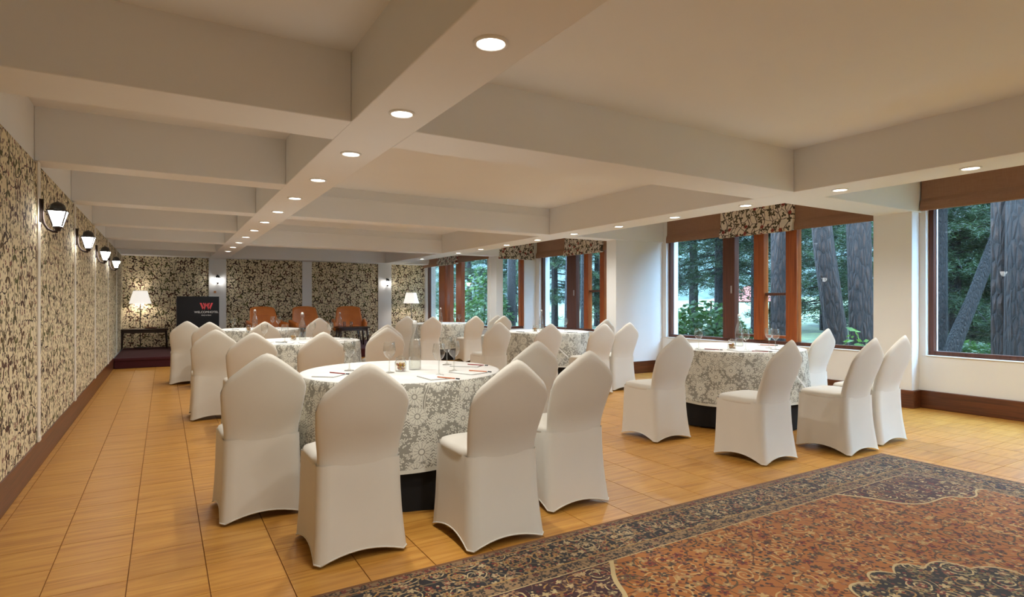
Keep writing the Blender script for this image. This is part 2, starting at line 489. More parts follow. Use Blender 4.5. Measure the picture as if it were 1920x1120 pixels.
# ------------------------------------------------------------------ mesh helpers
class MB:
    def __init__(self): self.v, self.f, self.m = [], [], []
    def add(self, vs, fs, mi=0):
        o = len(self.v); self.v += [tuple(q) for q in vs]
        self.f += [tuple(o + i for i in f) for f in fs]; self.m += [mi] * len(fs)
        return self
    def box(self, x0, x1, y0, y1, z0, z1, mi=0):
        v = [(x, y, z) for z in (z0, z1) for y in (y0, y1) for x in (x0, x1)]
        return self.add(v, [(0, 2, 3, 1), (4, 5, 7, 6), (0, 1, 5, 4), (2, 6, 7, 3), (0, 4, 6, 2), (1, 3, 7, 5)], mi)
    def lathe(self, prof, n=24, c=(0, 0, 0), mi=0, close=False):
        vs, fs = [], []
        for r, z in prof:
            for i in range(n):
                a = 2 * math.pi * i / n
                vs.append((c[0] + r * math.cos(a), c[1] + r * math.sin(a), c[2] + z))
        k = len(prof)
        for j in range(k - 1 + (1 if close else 0)):
            j2 = (j + 1) % k
            for i in range(n):
                i2 = (i + 1) % n
                fs.append((j * n + i, j * n + i2, j2 * n + i2, j2 * n + i))
        return self.add(vs, fs, mi)
    def tube(self, pts, rad, n=8, mi=0, caps=True):
        pts = [Vector(p) for p in pts]
        rad = rad if isinstance(rad, (list, tuple)) else [rad] * len(pts)
        vs, fs = [], []
        up = Vector((0.31, 0.17, 0.93))
        for k, p in enumerate(pts):
            d = (pts[min(k + 1, len(pts) - 1)] - pts[max(k - 1, 0)]).normalized()
            a = d.cross(up)
            a = a.normalized() if a.length > 1e-4 else d.cross(Vector((1, 0, 0))).normalized()
            b = d.cross(a).normalized()
            for i in range(n):
                t = 2 * math.pi * i / n
                vs.append(p + (a * math.cos(t) + b * math.sin(t)) * rad[k])
        for k in range(len(pts) - 1):
            for i in range(n):
                i2 = (i + 1) % n
                fs.append((k * n + i, (k + 1) * n + i, (k + 1) * n + i2, k * n + i2))
        if caps:
            fs.append(tuple(range(n))); fs.append(tuple(reversed(range((len(pts) - 1) * n, len(pts) * n))))
        return self.add(vs, fs, mi)
    def prism(self, poly, axis, a, b, mi=0):
        """extrude a 2D polygon along an axis from a to b"""
        def P(p, t):
            return {0: (t, p[0], p[1]), 1: (p[0], t, p[1]), 2: (p[0], p[1], t)}[axis]
        n = len(poly)
        vs = [P(p, a) for p in poly] + [P(p, b) for p in poly]
        fs = [tuple(range(n)), tuple(reversed(range(n, 2 * n)))]
        fs += [(i, i + n, (i + 1) % n + n, (i + 1) % n) for i in range(n)]
        return self.add(vs, fs, mi)
    def mesh(self, name, mats, smooth=False, fix=True):
        me = bpy.data.meshes.new(name)
        me.from_pydata(self.v, [], self.f)
        for m in (mats if isinstance(mats, (list, tuple)) else [mats]): me.materials.append(m)
        if len(set(self.m)) > 1: me.polygons.foreach_set('material_index', self.m)
        if fix:
            bm = bmesh.new(); bm.from_mesh(me)
            bmesh.ops.recalc_face_normals(bm, faces=bm.faces); bm.to_mesh(me); bm.free()
        if smooth: me.polygons.foreach_set('use_smooth', [True] * len(me.polygons))
        me.update()
        return me
    def build(self, name, mats, parent=None, smooth=False, bevel=0, loc=None, angle=None):
        o = bpy.data.objects.new(name, self.mesh(name, mats, smooth))
        COL.objects.link(o)
        if parent: o.parent = parent
        if loc: o.location = loc
        if bevel:
            b = o.modifiers.new('bevel', 'BEVEL'); b.width = bevel; b.segments = 2; b.limit_method = 'ANGLE'
        if angle: o.data.set_sharp_from_angle(angle=math.radians(angle))
        return o

def obj(name, me, parent=None, loc=None, rz=0):
    o = bpy.data.objects.new(name, me); COL.objects.link(o)
    if parent: o.parent = parent
    if loc: o.location = loc
    if rz: o.rotation_euler = (0, 0, rz)
    return o
def tag(o, label, cat, group=None, kind=None):
    if label: o['label'] = label
    if cat: o['category'] = cat
    if group: o['group'] = group
    if kind: o['kind'] = kind
    return o
def thing(name, label, cat, loc=(0, 0, 0), rz=0, group=None, kind=None):
    o = bpy.data.objects.new(name, None); COL.objects.link(o)
    o.empty_display_size = 0.1
    o.location = loc; o.rotation_euler = (0, 0, rz)
    return tag(o, label, cat, group, kind)
def struct(o, label, cat=None):
    o['kind'] = 'structure'; o['label'] = label; o['category'] = cat or o.name.split('_')[0]
    return o
def kids(o): return [c for c in bpy.data.objects if c.parent == o]
def dup(root, loc, rz=0, label=None, group=None):
    r = root.copy(); COL.objects.link(r); r.location = loc; r.rotation_euler = (0, 0, rz)
    if label: r['label'] = label
    if group: r['group'] = group
    for ch in KIDS[root.name]:
        c = ch.copy(); COL.objects.link(c); c.parent = r
        for gc in KIDS.get(ch.name, []):
            d = gc.copy(); COL.objects.link(d); d.parent = c
    return r
KIDS = {}
def remember(root):
    KIDS[root.name] = kids(root)
    for c in KIDS[root.name]: KIDS[c.name] = kids(c)
    return root

# ------------------------------------------------------------------ room dimensions (metres)
XL, XR, XF = -0.82, 7.57, 6.45        # left wall, window wall, far window wall
YB, YS, YN = 15.70, 12.80, -3.00      # end wall, stage front, wall behind the camera
ZB, ZC = 2.27, 2.67                   # underside of beams, ceiling
YX0, YX1 = 11.55, 11.80               # cross wall where the room narrows
XP = 6.50                             # inner edge of the fin walls
SILL, HEAD = 0.60, 2.40

# ------------------------------------------------------------------ floor with single tiles
floor = struct(MB().box(XL - .3, XR + .3, YN, YB + .2, -0.10, -0.005).build('floor', M['grout']), 'orange-brown wood-grain tiled floor of the hall', 'floor')
TILE, GX, GY, X_PH = 0.307, 0.0045, 0.003, 0.168
def tile_geo(mb, x, y):
    a, b, c, d = x + GX / 2, x + TILE - GX / 2, y + GY / 2, y + TILE - GY / 2
    vs = [(a, c, -.006), (b, c, -.006), (b, d, -.006), (a, d, -.006), (a, c, 0), (b, c, 0), (b, d, 0), (a, d, 0)]
    mb.add(vs, [(4, 5, 6, 7), (0, 1, 5, 4), (1, 2, 6, 5), (2, 3, 7, 6), (3, 0, 4, 7)])
tiles = []
for i in range(-5, 27):
    for j in range(-10, 42):
        x, y = X_PH + i * TILE, j * TILE
        if x + TILE < XL + .02 or x > XR - .02 or y > YS: continue
        area, pts = 0, [project(q[0], q[1], 0) for q in ((x, y), (x + TILE, y), (x + TILE, y + TILE), (x, y + TILE))]
        under = x > RUG_X0 and x + TILE < RUG_X1 and y + TILE < RUG_Y1
        if None not in pts and not under and y > -1:
            cu, cv = sum(q[0] for q in pts) / 4, sum(q[1] for q in pts) / 4
            if -40 < cu < 1960 and cv < 1150:
                area = abs(sum(pts[k][0] * pts[(k + 1) % 4][1] - pts[(k + 1) % 4][0] * pts[k][1] for k in range(4))) / 2
        tiles.append((area, x, y))
tiles.sort(reverse=True)
tm = MB(); tile_geo(tm, 0, 0); tile_me = tm.mesh('floor_tile', M['floor'])
for a, x, y in tiles[:300]: obj('floor_tile', tile_me, floor, (x, y, 0))
mb = MB()
for a, x, y in tiles[300:]: tile_geo(mb, x, y)
o = mb.build('floor_tiles_beyond', M['floor'], floor); o['kind'] = 'stuff'

# ------------------------------------------------------------------ ceiling with beams
ceiling = struct(MB().box(XL - .3, XR + .35, YN - .2, YB + .3, ZC, ZC + .15).build('ceiling', M['ceiling']), 'white coffered ceiling with deep plastered beams', 'ceiling')
def beam(x0, x1, y0, y1, z0=ZB, name='beam'):
    return MB().box(x0, x1, y0, y1, z0, ZC + .01).build(name, M['ceiling'], ceiling, bevel=0.006)
CB0, CB1, RB0, RB1 = 0.93, 1.32, 5.13, 5.62
beam(CB0, CB1, YN, YB); beam(RB0, RB1, YN, YB)
for y, w in ((-0.9, .43), (1.2 - .0, 0), (3.36, .43), (5.47, .27), (7.44, .28), (9.48, .27), (11.50, .28), (13.55, .27)):
    if w: beam(XL, CB0, y, y + w)
for y, w in ((-0.9, .43), (3.36, .43), (7.44, .28), (11.50, .28)):
    beam(CB1, RB0, y, y + w); beam(RB1, XR if y < 11 else XP + .1, y, y + w)
beam(XL, CB0, YB - .45, YB + .1); beam(CB1, RB0, YB - .45, YB + .1); beam(RB1, XF, YB - .45, YB + .1)
# small cove strips at the top of the big coffer
for y in (7.44, 11.50):
    MB().box(CB1, RB0, y - .02, y, ZC - .13, ZC - .115).build('cove_strip', M['ceiling'], ceiling)

# ------------------------------------------------------------------ walls
wall_left = struct(MB().box(XL - .25, XL, YN, YB + .2, -.004, ZC).build('wall_left', M['paint']), 'left wall hung with crewel vine fabric panels', 'wall')
strips = [5.48, 7.52, 9.57, 11.66]
edges = [YN + .02, -0.62, 1.42, 3.45] + strips + [13.7, YB - .02]
for a, b in zip(edges[:-1], edges[1:]):
    MB().box(XL, XL + .022, a + .045, b - .045, .20, 2.245).build('fabric_panel', M['wallpaper_y'], wall_left, bevel=.006)
for y in edges[1:-1]:
    MB().box(XL, XL + .030, y - .05, y + .05, .20, 2.26).build('ivory_strip', M['ivory'], wall_left)
    MB().box(XL, XL + .035, y - .04, y + .04, .20, .235).build('strip_foot', M['ivory'], wall_left)
o = MB().box(XL, XL + .03, YN, YS, 0, .205).build('baseboard_left', M['wood_dark'], bevel=.006)
struct(o, 'brown wooden baseboard along the left fabric wall', 'baseboard')

wall_back = struct(MB().box(XL, XF + .3, YB, YB + .2, -.004, ZC).build('wall_back', M['paint']), 'end wall behind the stage with vine fabric panels', 'wall')
pil = [(391, 424), (566, 584), (708, 733)]
xs = [XL + .02]
for a, b in pil: xs += [on_y(a, YB), on_y(b, YB)]
xs.append(XF - .005)
for k in range(0, len(xs), 2):
    MB().box(xs[k], xs[k + 1], YB - .02, YB, .19, ZB).build('fabric_panel', M['wallpaper_x'], wall_back)
for k in range(1, len(xs) - 1, 2):
    MB().box(xs[k], xs[k + 1], YB - .05, YB, .19, ZB).build('pilaster', M['paint'], wall_back, bevel=.004)
wall_near = struct(MB().box(XL - .25, XR + .3, YN - .2, YN, -.004, ZC).build('wall_near', M['paint']), 'plain white wall behind the viewer', 'wall')

# window wall: solid parts are children of the wall
WT = 0.30
W2a, W2b = 3.80, on_x(1249, XR)                # second window bay
W3a, W3b = 7.85, 11.40
W1a, W1b = -0.40, on_x(1736, XR)
wall_right = struct(MB().box(XR, XR + WT, YN, YX1, -.004, SILL).build('wall_right', M['paint']), 'white window wall on the right with deep piers', 'wall')
def wpart(name, x0, x1, y0, y1, z0, z1): return MB().box(x0, x1, y0, y1, z0, z1).build(name, M['paint'], wall_right, bevel=.008)
wpart('lintel', XR, XR + WT, YN, YX1, HEAD, ZC)
W0a, W0b = -2.75, -0.90  # unseen window behind the viewer, added to bring daylight onto the near ceiling
for a, b in ((YN, W0a), (W0b, W1a), (W1b, W2a), (W2b, W3a), (W3b, YX1)): wpart('wall_pier', XR, XR + WT, a, b, SILL, HEAD)
wpart('column', 7.40, XR, on_x(1710, 7.40), on_x(1637, 7.40), 0, ZB + .01)
wpart('fin_wall', XP, XR, on_x(1155, XP), on_x(1137, XP), 0, ZB + .01)
# the room narrows: cross wall with its own window, then the far window wall
wall_cross = struct(MB().box(XP, XR + WT, YX0, YX1, -.004, SILL).build('wall_cross', M['paint']), 'short white cross wall where the room narrows', 'wall')
CW0, CW1 = on_y(943, YX0), on_y(983, YX0)
for n_, x0, x1, z0, z1 in (('wall_pier', XP, CW0, SILL, HEAD), ('wall_pier', CW1, XR + .0, SILL, HEAD), ('lintel', XP, XR, HEAD, ZC)):
    MB().box(x0, x1, YX0, YX1, z0, z1).build(n_, M['paint'], wall_cross)
wall_far = struct(MB().box(XF, XF + WT, YX1, YB + .1, -.004, SILL).build('wall_far_right', M['paint']), 'white window wall beside the stage', 'wall')
FW0, FW1 = YX1 + .1, YB - .12
for n_, a, b, z0, z1 in (('wall_pier', YX1, FW0, SILL, HEAD), ('wall_pier', FW1, YB + .1, SILL, HEAD), ('lintel', YX1, YB + .1, HEAD, ZC)):
    MB().box(XF, XF + WT, a, b, z0, z1).build(n_, M['paint'], wall_far)

def baseb(n, lab, *bx):
    mb = MB()
    mb.box(*bx[0])
    o = mb.build(n, M['wood_dark'] if (bx[0][3] - bx[0][2]) > (bx[0][1] - bx[0][0]) else M['wood_dark_x'], bevel=.006)
    return struct(o, lab, 'baseboard')
BH = .205
colY0, colY1 = on_x(1710, 7.40), on_x(1637, 7.40)
finY0, finY1 = on_x(1155, XP), on_x(1137, XP)
baseb('baseboard_right', 'brown wooden baseboard under the nearest window', (XR - .03, XR, YN, colY0 - .03, 0, BH))
baseb('baseboard_column', 'brown wooden baseboard wrapping the white window column', (7.37, XR, colY0 - .03, colY1 + .03, 0, BH))
baseb('baseboard_window', 'brown wooden baseboard under the second window', (XR - .03, XR, colY1 + .03, finY0 - .03, 0, BH))
baseb('baseboard_fin', 'brown wooden baseboard around the white fin wall', (XP - .03, XR, finY0 - .03, finY1 + .03, 0, BH))
baseb('baseboard_bay', 'brown wooden baseboard under the third window', (XR - .03, XR, finY1 + .03, YX0, 0, BH))
baseb('baseboard_cross', 'brown wooden baseboard along the short cross wall', (XP, XR - .03, YX0 - .03, YX0, 0, BH))

# ------------------------------------------------------------------ windows
NW = [0]
def window_y(X, y0, y1, label, posts, rails=(), handles=(), z0=SILL, z1=HEAD):
    """a window in a wall x = X; posts: (ya, yb, depth, material)"""
    NW[0] += 1
    w = thing('window_%d' % NW[0], label, 'window', (X, (y0 + y1) / 2, z0), kind='structure')
    ox, oy, oz = X, (y0 + y1) / 2, z0
    def bx(n, x0, x1, a, b, c, d, m, bev=.005, par=None):
        return MB().box(x0 - ox, x1 - ox, a - oy, b - oy, c - oz, d - oz).build(n, M[m], par or w, bevel=bev)
    xa, xb = X + .06, X + .14
    bx('sill_rail', xa, xb, y0, y1, z0, z0 + .06, 'wood_walnut'); bx('head_rail', xa, xb, y0, y1, z1 - .06, z1, 'wood_walnut')
    bx('jamb', xa, xb, y0, y0 + .055, z0 + .06, z1 - .06, 'wood_walnut'); bx('jamb', xa, xb, y1 - .055, y1, z0 + .06, z1 - .06, 'wood_walnut')
    bx('window_board', X - .015, X + .06, y0, y1, z0 - .002, z0 + .012, 'ivory')
    for a, b, dep, m in posts: bx('mullion', xa - dep, xb, a, b, z0 + .06, z1 - .06, m)
    cuts = sorted([(y0, y0 + .055)] + [(a, b) for a, b, _, _ in posts] + [(y1 - .055, y1)])
    for (a, b), (c, d) in zip(cuts[:-1], cuts[1:]):
        if c - b > .03: bx('pane', X + .098, X + .104, b, c, z0 + .06, z1 - .06, 'pane', 0)
    for a, b, z, m in rails: bx('rail', xa, xb, a, b, z - .02, z + .02, m)
    for y, z in handles:
        h = bx('handle', xa - .045, xa - .02, y - .012, y + .012, z - .06, z + .06, 'steel', .004)
    return w
X = XR + .06
def py_(u): return on_x(u, XR + .08)
window_y(XR, W1a, W1b, 'large window nearest the viewer with a thick pine trunk outside', [(0.9, 1.0, .0, 'wood_walnut')])
window_y(XR, W0a, W0b, 'unseen window behind the viewer, added to let in daylight', [(-1.85, -1.78, .0, 'wood_walnut')])
p1 = (py_(1381), py_(1359)); p2 = (py_(1436), py_(1417)); p3 = (py_(1498), py_(1477))
wd = window_y(XR, W2a, W2b, 'wide window behind the right-hand table with orange pine mullions',
         [(*p1, .03, 'wood_walnut'), (*p2, .03, 'wood_orange'), (*p3, .03, 'wood_orange')],
         rails=[(p3[1], p2[0], 1.34, 'wood_walnut'), (p3[1], p2[0], .72, 'wood_orange'), (p2[1], p1[0], .72, 'wood_walnut')], handles=[(p1[0] + .05, 1.42)])
q = [(py_(b), py_(a)) for a, b in ((1066, 1083), (1098, 1106), (1128, 1136))]
window_y(XR, W3a, W3b, 'third window between the fin wall and cross wall', [(*q[0], .03, 'wood_walnut'), (*q[1], .03, 'wood_orange'), (*q[2], .03, 'wood_orange')],
         rails=[(q[2][1], q[1][0], 1.45, 'wood_walnut')], handles=[(q[0][0] + .06, 1.42)])
f = [(on_x(b, XF + .08), on_x(a, XF + .08)) for a, b in ((826, 837), (842, 847), (858, 868))]
window_y(XF, FW0, FW1, 'far window beside the stage reflecting the fabric', [(*f[0], .03, 'wood_orange'), (*f[1], .03, 'wood_orange'), (*f[2], .03, 'wood_orange')])
# window in the cross wall
NW[0] += 1
w = thing('window_%d' % NW[0], 'narrow window in the short cross wall', 'window', ((CW0 + CW1) / 2, YX0, SILL), kind='structure')
def cbx(n, x0, x1, y0, y1, z0, z1, m):
    return MB().box(x0 - (CW0 + CW1) / 2, x1 - (CW0 + CW1) / 2, y0 - YX0, y1 - YX0, z0 - SILL, z1 - SILL).build(n, M[m], w, bevel=.004 if n != 'pane' else 0)
cbx('sill_rail', CW0, CW1, YX0 + .04, YX0 + .11, SILL, SILL + .06, 'wood_walnut'); cbx('head_rail', CW0, CW1, YX0 + .04, YX0 + .11, HEAD - .06, HEAD, 'wood_walnut')
cbx('jamb', CW1 - .10, CW1, YX0 + .02, YX0 + .11, SILL + .06, HEAD - .06, 'wood_orange'); cbx('jamb', CW0, CW0 + .03, YX0 + .06, YX0 + .11, SILL + .06, HEAD - .06, 'ivory')
cbx('pane', CW0 + .03, CW1 - .10, YX0 + .072, YX0 + .078, SILL + .06, HEAD - .06, 'pane')

# ------------------------------------------------------------------ blinds over the windows
def blind_profile(depth, z0, z1, folds=2):
    """stacked roman-blind folds, from the wall out; (d, z)"""
    p = [(0, z1), (depth * .55, z1), (depth * .6, z0 + .14)]
    for k in range(folds):
        zz = z0 + .10 - k * .05
        p += [(depth * (.85 + .1 * k), zz), (depth * (.95 + .05 * k), zz - .03)]
    p += [(depth, z0), (depth * .3, z0 - .0), (0, z0 + .02)]
    return p
def blind_y(X, ya, yb, z0, m, label, depth=.07, z1=ZC - .03, group=None):
    prof = [(X - d, z) for d, z in blind_profile(depth, z0, z1)]
    o = MB().prism([(x, z) for x, z in prof], 1, ya, yb).build('roman_blind', M[m], bevel=.006)
    return tag(o, label, 'blind', group)
blind_y(XR, W1a, on_x(1726, XR - .06), 2.28, 'blind', 'brown linen blind over the window nearest the viewer', .08)
blind_y(XR, on_x(1349, XR - .1) + .003, on_x(1249, XR - .06), 2.25, 'blind', 'brown linen blind left of the vine-print panel, second window')
blind_y(XR - .03, on_x(1485, XR - .1), on_x(1349, XR - .1), 2.22, 'print_y', 'cream vine-print blind in the middle of the second window', .085)
blind_y(XR, colY1 + .0, on_x(1485, XR - .1) - .003, 2.23, 'blind', 'brown linen blind between vine-print panel and white column')
blind_y(XR, on_x(1057, XR - .1) + .003, W3b + .05, 2.25, 'blind', 'brown linen blind in the corner of the third window')
blind_y(XR - .03, on_x(1127, XR - .1), on_x(1057, XR - .1), 2.22, 'print_y', 'cream vine-print blind on the third window beside the fin wall', .085)
blind_y(XR, W3a, on_x(1127, XR - .1) - .003, 2.25, 'blind', 'brown linen blind half hidden behind the fin wall')
blind_y(XF, on_x(819, XF - .1) + .003, YB - .06, 2.2, 'blind', 'dark linen blind at the stage corner of the far window')
blind_y(XF - .03, on_x(855, XF - .1), on_x(819, XF - .1), 2.19, 'print_y', 'vine-print blind in the middle of the far window', .085)
blind_y(XF, YX1 + .02, on_x(855, XF - .1) - .003, 2.22, 'blind', 'brown linen blind of the far window next to the cross wall')
prof = [(YX0 - d, z) for d, z in blind_profile(.085, 2.21, ZC - .03)]
o = MB().prism(prof, 0, on_y(936, YX0 - .05), on_y(1001, YX0 - .05)).build('roman_blind', M['print_x'], bevel=.006)
tag(o, 'vine-print blind over the narrow cross-wall window', 'blind')

# ------------------------------------------------------------------ downlights
ring_me = MB().lathe([(.072, 0), (.072, -.006), (.060, -.010), (.055, -.004), (.055, 0)], 28).mesh('trim_ring', M['white_plastic'], True)
lens_me = MB().lathe([(.055, -.004), (.03, -.007), (.0005, -.008)], 24).mesh('lens', M['lens'], True)
def downlight(x, y, label, group):
    t = thing('downlight', label, 'light', (x, y, ZB), group=group)
    obj('trim_ring', ring_me, t); obj('lens', lens_me, t)
    l = bpy.data.lights.new('downlight_beam', 'SPOT')
    l.energy = LAMP_WATT * 4; l.spot_size = math.radians(168); l.spot_blend = 0.65; l.shadow_soft_size = 0.05; l.color = LAMP_COLOR
    lo = obj('lamp', l, t, (0, 0, -.02))
    return t
ords = ['first', 'second', 'third', 'fourth', 'fifth', 'sixth', 'seventh', 'eighth', 'ninth', 'tenth', 'eleventh', 'twelfth', 'thirteenth']
for k in range(-4, 12):
    y = 2.045 + 1.0175 * k
    lab = 'round downlight in the central beam, %s from the viewer' % ords[k] if k >= 0 else 'round downlight in the central beam, %s one behind the nearest in view' % ords[-k - 1]
    downlight((CB0 + CB1) / 2, y, lab, 'central beam downlights')
    lab = 'round downlight in the beam near the windows, %s from the viewer' % ords[k] if k >= 0 else 'round downlight in the window-side beam, %s one behind the nearest in view' % ords[-k - 1]
    if k != 10: downlight((RB0 + RB1) / 2, y, lab, 'window-side beam downlights')

# ------------------------------------------------------------------ wall lanterns
def lantern(label, loc, rz, scale=1.0):
    t = thing('wall_lantern', label, 'wall lamp', loc, rz, 'lantern sconces')
    MB().box(0, .014, -.022, .022, -.10, .10).build('backplate', M['iron'], t, bevel=.004)
    pts = []
    for k in range(15):
        a = math.pi * k / 14 * .62
        pts.append((.02 + .115 * (1 - math.cos(a)) * .78, 0, -.03 - .13 * math.sin(a) ** .9 if k else 0.06))
    pts = [(.018, 0, .10), (.02, 0, 0), (.022, 0, -.07), (.032, 0, -.115), (.055, 0, -.155), (.09, 0, -.175), (.125, 0, -.178)]
    MB().tube(pts, .0105, 8).build('arm', M['iron'], t, True)
    cx = .125
    MB().lathe([(.0005, -.17), (.02, -.17), (.022, -.155), (.03, -.145), (.034, -.13), (.0005, -.13)], 12, (cx, 0, 0)).build('base_cup', M['iron'], t)
    # four tapered lit panes and the corner bars
    b0, b1, z0, z1 = .031, .066, -.13, .0
    c4 = [(-1, -1), (1, -1), (1, 1), (-1, 1)]
    for i in range(4):
        p, r = c4[i], c4[(i + 1) % 4]
        vs = [(cx + p[0] * b0, p[1] * b0, z0), (cx + r[0] * b0, r[1] * b0, z0), (cx + r[0] * b1, r[1] * b1, z1), (cx + p[0] * b1, p[1] * b1, z1)]
        MB().add(vs, [(0, 1, 2, 3)]).build('pane', M['lantern_glass'], t)
        MB().tube([(cx + p[0] * b0, p[1] * b0, z0), (cx + p[0] * b1, p[1] * b1, z1)], .006, 6).build('corner_bar', M['iron'], t)
    MB().lathe([(.102, -.004), (.102, .006), (.075, .016), (.060, .026)], 4, (0, 0, 0)).lathe([(.058, .016), (.056, .040), (.048, .060), (.030, .076), (.010, .084), (.0005, .092)], 16).build('roof', M['cap_iron'], t)
    rf = kids(t)[-1]
    rf.location = (cx, 0, 0); rf.rotation_euler = (0, 0, math.pi / 4)
    t.scale = (scale,) * 3
    return t
for y, n in zip(strips, ('nearest', 'second', 'third', 'farthest')):
    lantern('lit black lantern on the left fabric wall, %s from the viewer' % n, (XL + .030, y, 1.905), 0, .86)
lantern('lit lantern on the white pilaster behind the black lectern', (on_y(408, YB - .1), YB - .05, 1.80), -math.pi / 2, .8)
lantern('lit lantern on the pale pilaster near the far window', (on_y(726, YB - .1), YB - .05, 1.80), -math.pi / 2, .8)
xo = on_y(403, YB - .05)
tag(MB().box(xo - .025, xo + .025, YB - .062, YB - .05, 1.44, 1.49).build('wall_switch', M['orange_plastic'], bevel=.003), 'small orange switch plate on pilaster above the lectern', 'switch')

# ------------------------------------------------------------------ stage and what stands on it
ST = .19
st = thing('stage', 'low platform covered in dark red carpet at the far end', 'stage', (0, YS, 0))
MB().box(XL + .032, XF - .005, 0, YB - YS - .052, 0, ST).build('platform', M['stage_carpet'], st, bevel=.012)
MB().box(XL + .032, XF - .005, -.012, 0, ST - .05, ST - .015).build('nosing', M['stage_carpet'], st, bevel=.004)

def armchair(label, loc, rz):
    t = thing('armchair', label, 'armchair', loc, rz, 'tan leather armchairs on the stage')
    # faces -Y; curved shell back
    n, k = 17, 9
    vs, fs = [], []
    for lay in (0, 1):
        for j in range(k):
            tt = j / (k - 1)
            for i in range(n):
                s = i / (n - 1) * 2 - 1
                wv = .335 - .055 * tt ** 2
                z = .38 + tt * (.55 - .045 * abs(s) ** 3)
                x = s * wv
                y = .16 + .14 * tt - .10 * s * s * (1 - .45 * tt) + (lay * .075 if abs(s) < .999 and 0 < tt < 1 else lay * .02)
                vs.append((x, y, z))
    for lay in (0, 1):
        o_ = lay * n * k
        for j in range(k - 1):
            for i in range(n - 1): fs.append((o_ + j * n + i, o_ + j * n + i + 1, o_ + (j + 1) * n + i + 1, o_ + (j + 1) * n + i))
    rim = [i for i in range(n)] + [j * n + n - 1 for j in range(1, k)] + [(k - 1) * n + i for i in range(n - 2, -1, -1)] + [j * n for j in range(k - 2, 0, -1)]
    for a, b in zip(rim, rim[1:] + rim[:1]): fs.append((a, b, b + n * k, a + n * k))
    o = MB().add(vs, fs).build('backrest', M['leather'], t, True)
    MB().tube([(-.13, .178, .72), (0, .195, .72), (.13, .178, .72)], .006, 6).build('seam', M['leather'], o)
    so = MB().box(-.27, .27, -.30, .20, .33, .45).build('seat_cushion', M['leather'], t, True, bevel=.045)
    for s in (-1, 1):
        pr = [(-.30, .36), (-.33, .50), (-.30, .575), (-.20, .60), (.02, .62), (.16, .66), (.20, .60), (.16, .38)]
        a = MB().prism(pr, 0, s * .27, s * .345).build('armrest', M['leather'], t, True, bevel=.025)
        a.rotation_euler = (0, s * math.radians(7), 0)
    for sx in (-1, 1):
        for sy in (-1, 1):
            MB().tube([(sx * .21, sy * .17, .36), (sx * .27, sy * .24 - .02, .003)], [.017, .010], 8).build('leg', M['wood_furn'], t, True)
    return t
ya = 14.55
def stage_x(u, y): return on_y(u, y)
armchair('tan leather armchair on stage, nearest the black lectern', (stage_x(500, ya), ya, ST), math.radians(14))
armchair('tan leather armchair on stage, middle of the three', (stage_x(578, ya), ya, ST), math.radians(10))
armchair('tan leather armchair on stage, nearest the pale lamp at right', (stage_x(655, ya), ya, ST), math.radians(-10))

def coffee_table(label, x, y, w, d, h):
    t = thing('coffee_table', label, 'table', (x, y, ST))
    MB().box(-w / 2, w / 2, -d / 2, d / 2, h - .03, h).build('tabletop', M['wood_furn'], t, bevel=.008)
    MB().box(-w / 2 + .04, w / 2 - .04, -d / 2 + .04, d / 2 - .04, h - .09, h - .03).build('apron', M['wood_furn'], t)
    for sx in (-1, 1):
        for sy in (-1, 1): MB().tube([(sx * (w / 2 - .05), sy * (d / 2 - .05), h - .05), (sx * (w / 2 - .03), sy * (d / 2 - .03), .002)], [.025, .018], 8).build('leg', M['wood_furn'], t, True)
    return t
cty = 13.75
ctx = on_y(660, cty)
coffee_table('low dark wood coffee table in front of the right armchair', ctx, cty, .72, .45, .45)
coffee_table('low dark wood coffee table between left and middle armchairs', on_y(548, 13.75), 13.75, .50, .42, .45)
cx0 = on_y(263, 15.3) + .08
ct = coffee_table('dark wooden side table under the left floor lamp', cx0, 15.28, .92, .42, .44)
tr = thing('tray', 'small wooden tray on the dark side table', 'tray', (cx0 + .12, 15.26, ST + .44))
MB().lathe([(.0005, 0), (.11, 0), (.14, .03), (.132, .03), (.105, .008), (.0005, .008)], 20).build('dish', M['wood_dark'], tr, True)

def floor_lamp(label, u, y, ztop):
    t = thing('floor_lamp', label, 'lamp', (on_y(u, y), y, ST), group='stage floor lamps')
    MB().lathe([(.0005, 0), (.13, 0), (.13, .015), (.02, .03), (.0005, .03)], 24).build('base', M['iron'], t, True, angle=40)
    MB().tube([(0, 0, .02), (0, 0, ztop - ST - .05)], .009, 8).build('pole', M['iron'], t, True)
    z1 = ztop - ST; z0 = z1 - .29
    MB().lathe([(.215, z0), (.135, z1), (.131, z1), (.211, z0)], 32, close=True).build('lamp_shade', M['shade'], t, True, angle=40)
    l = bpy.data.lights.new('bulb', 'POINT'); l.energy = 8; l.color = (1, .85, .7); l.shadow_soft_size = .04
    obj('bulb', l, t, (0, 0, z0 + .12))
    return t
floor_lamp('white-shaded floor lamp at left behind the side table', 263, 15.5, 1.475)
floor_lamp('white-shaded floor lamp at right beside the far window', 771, 15.2, 1.475)

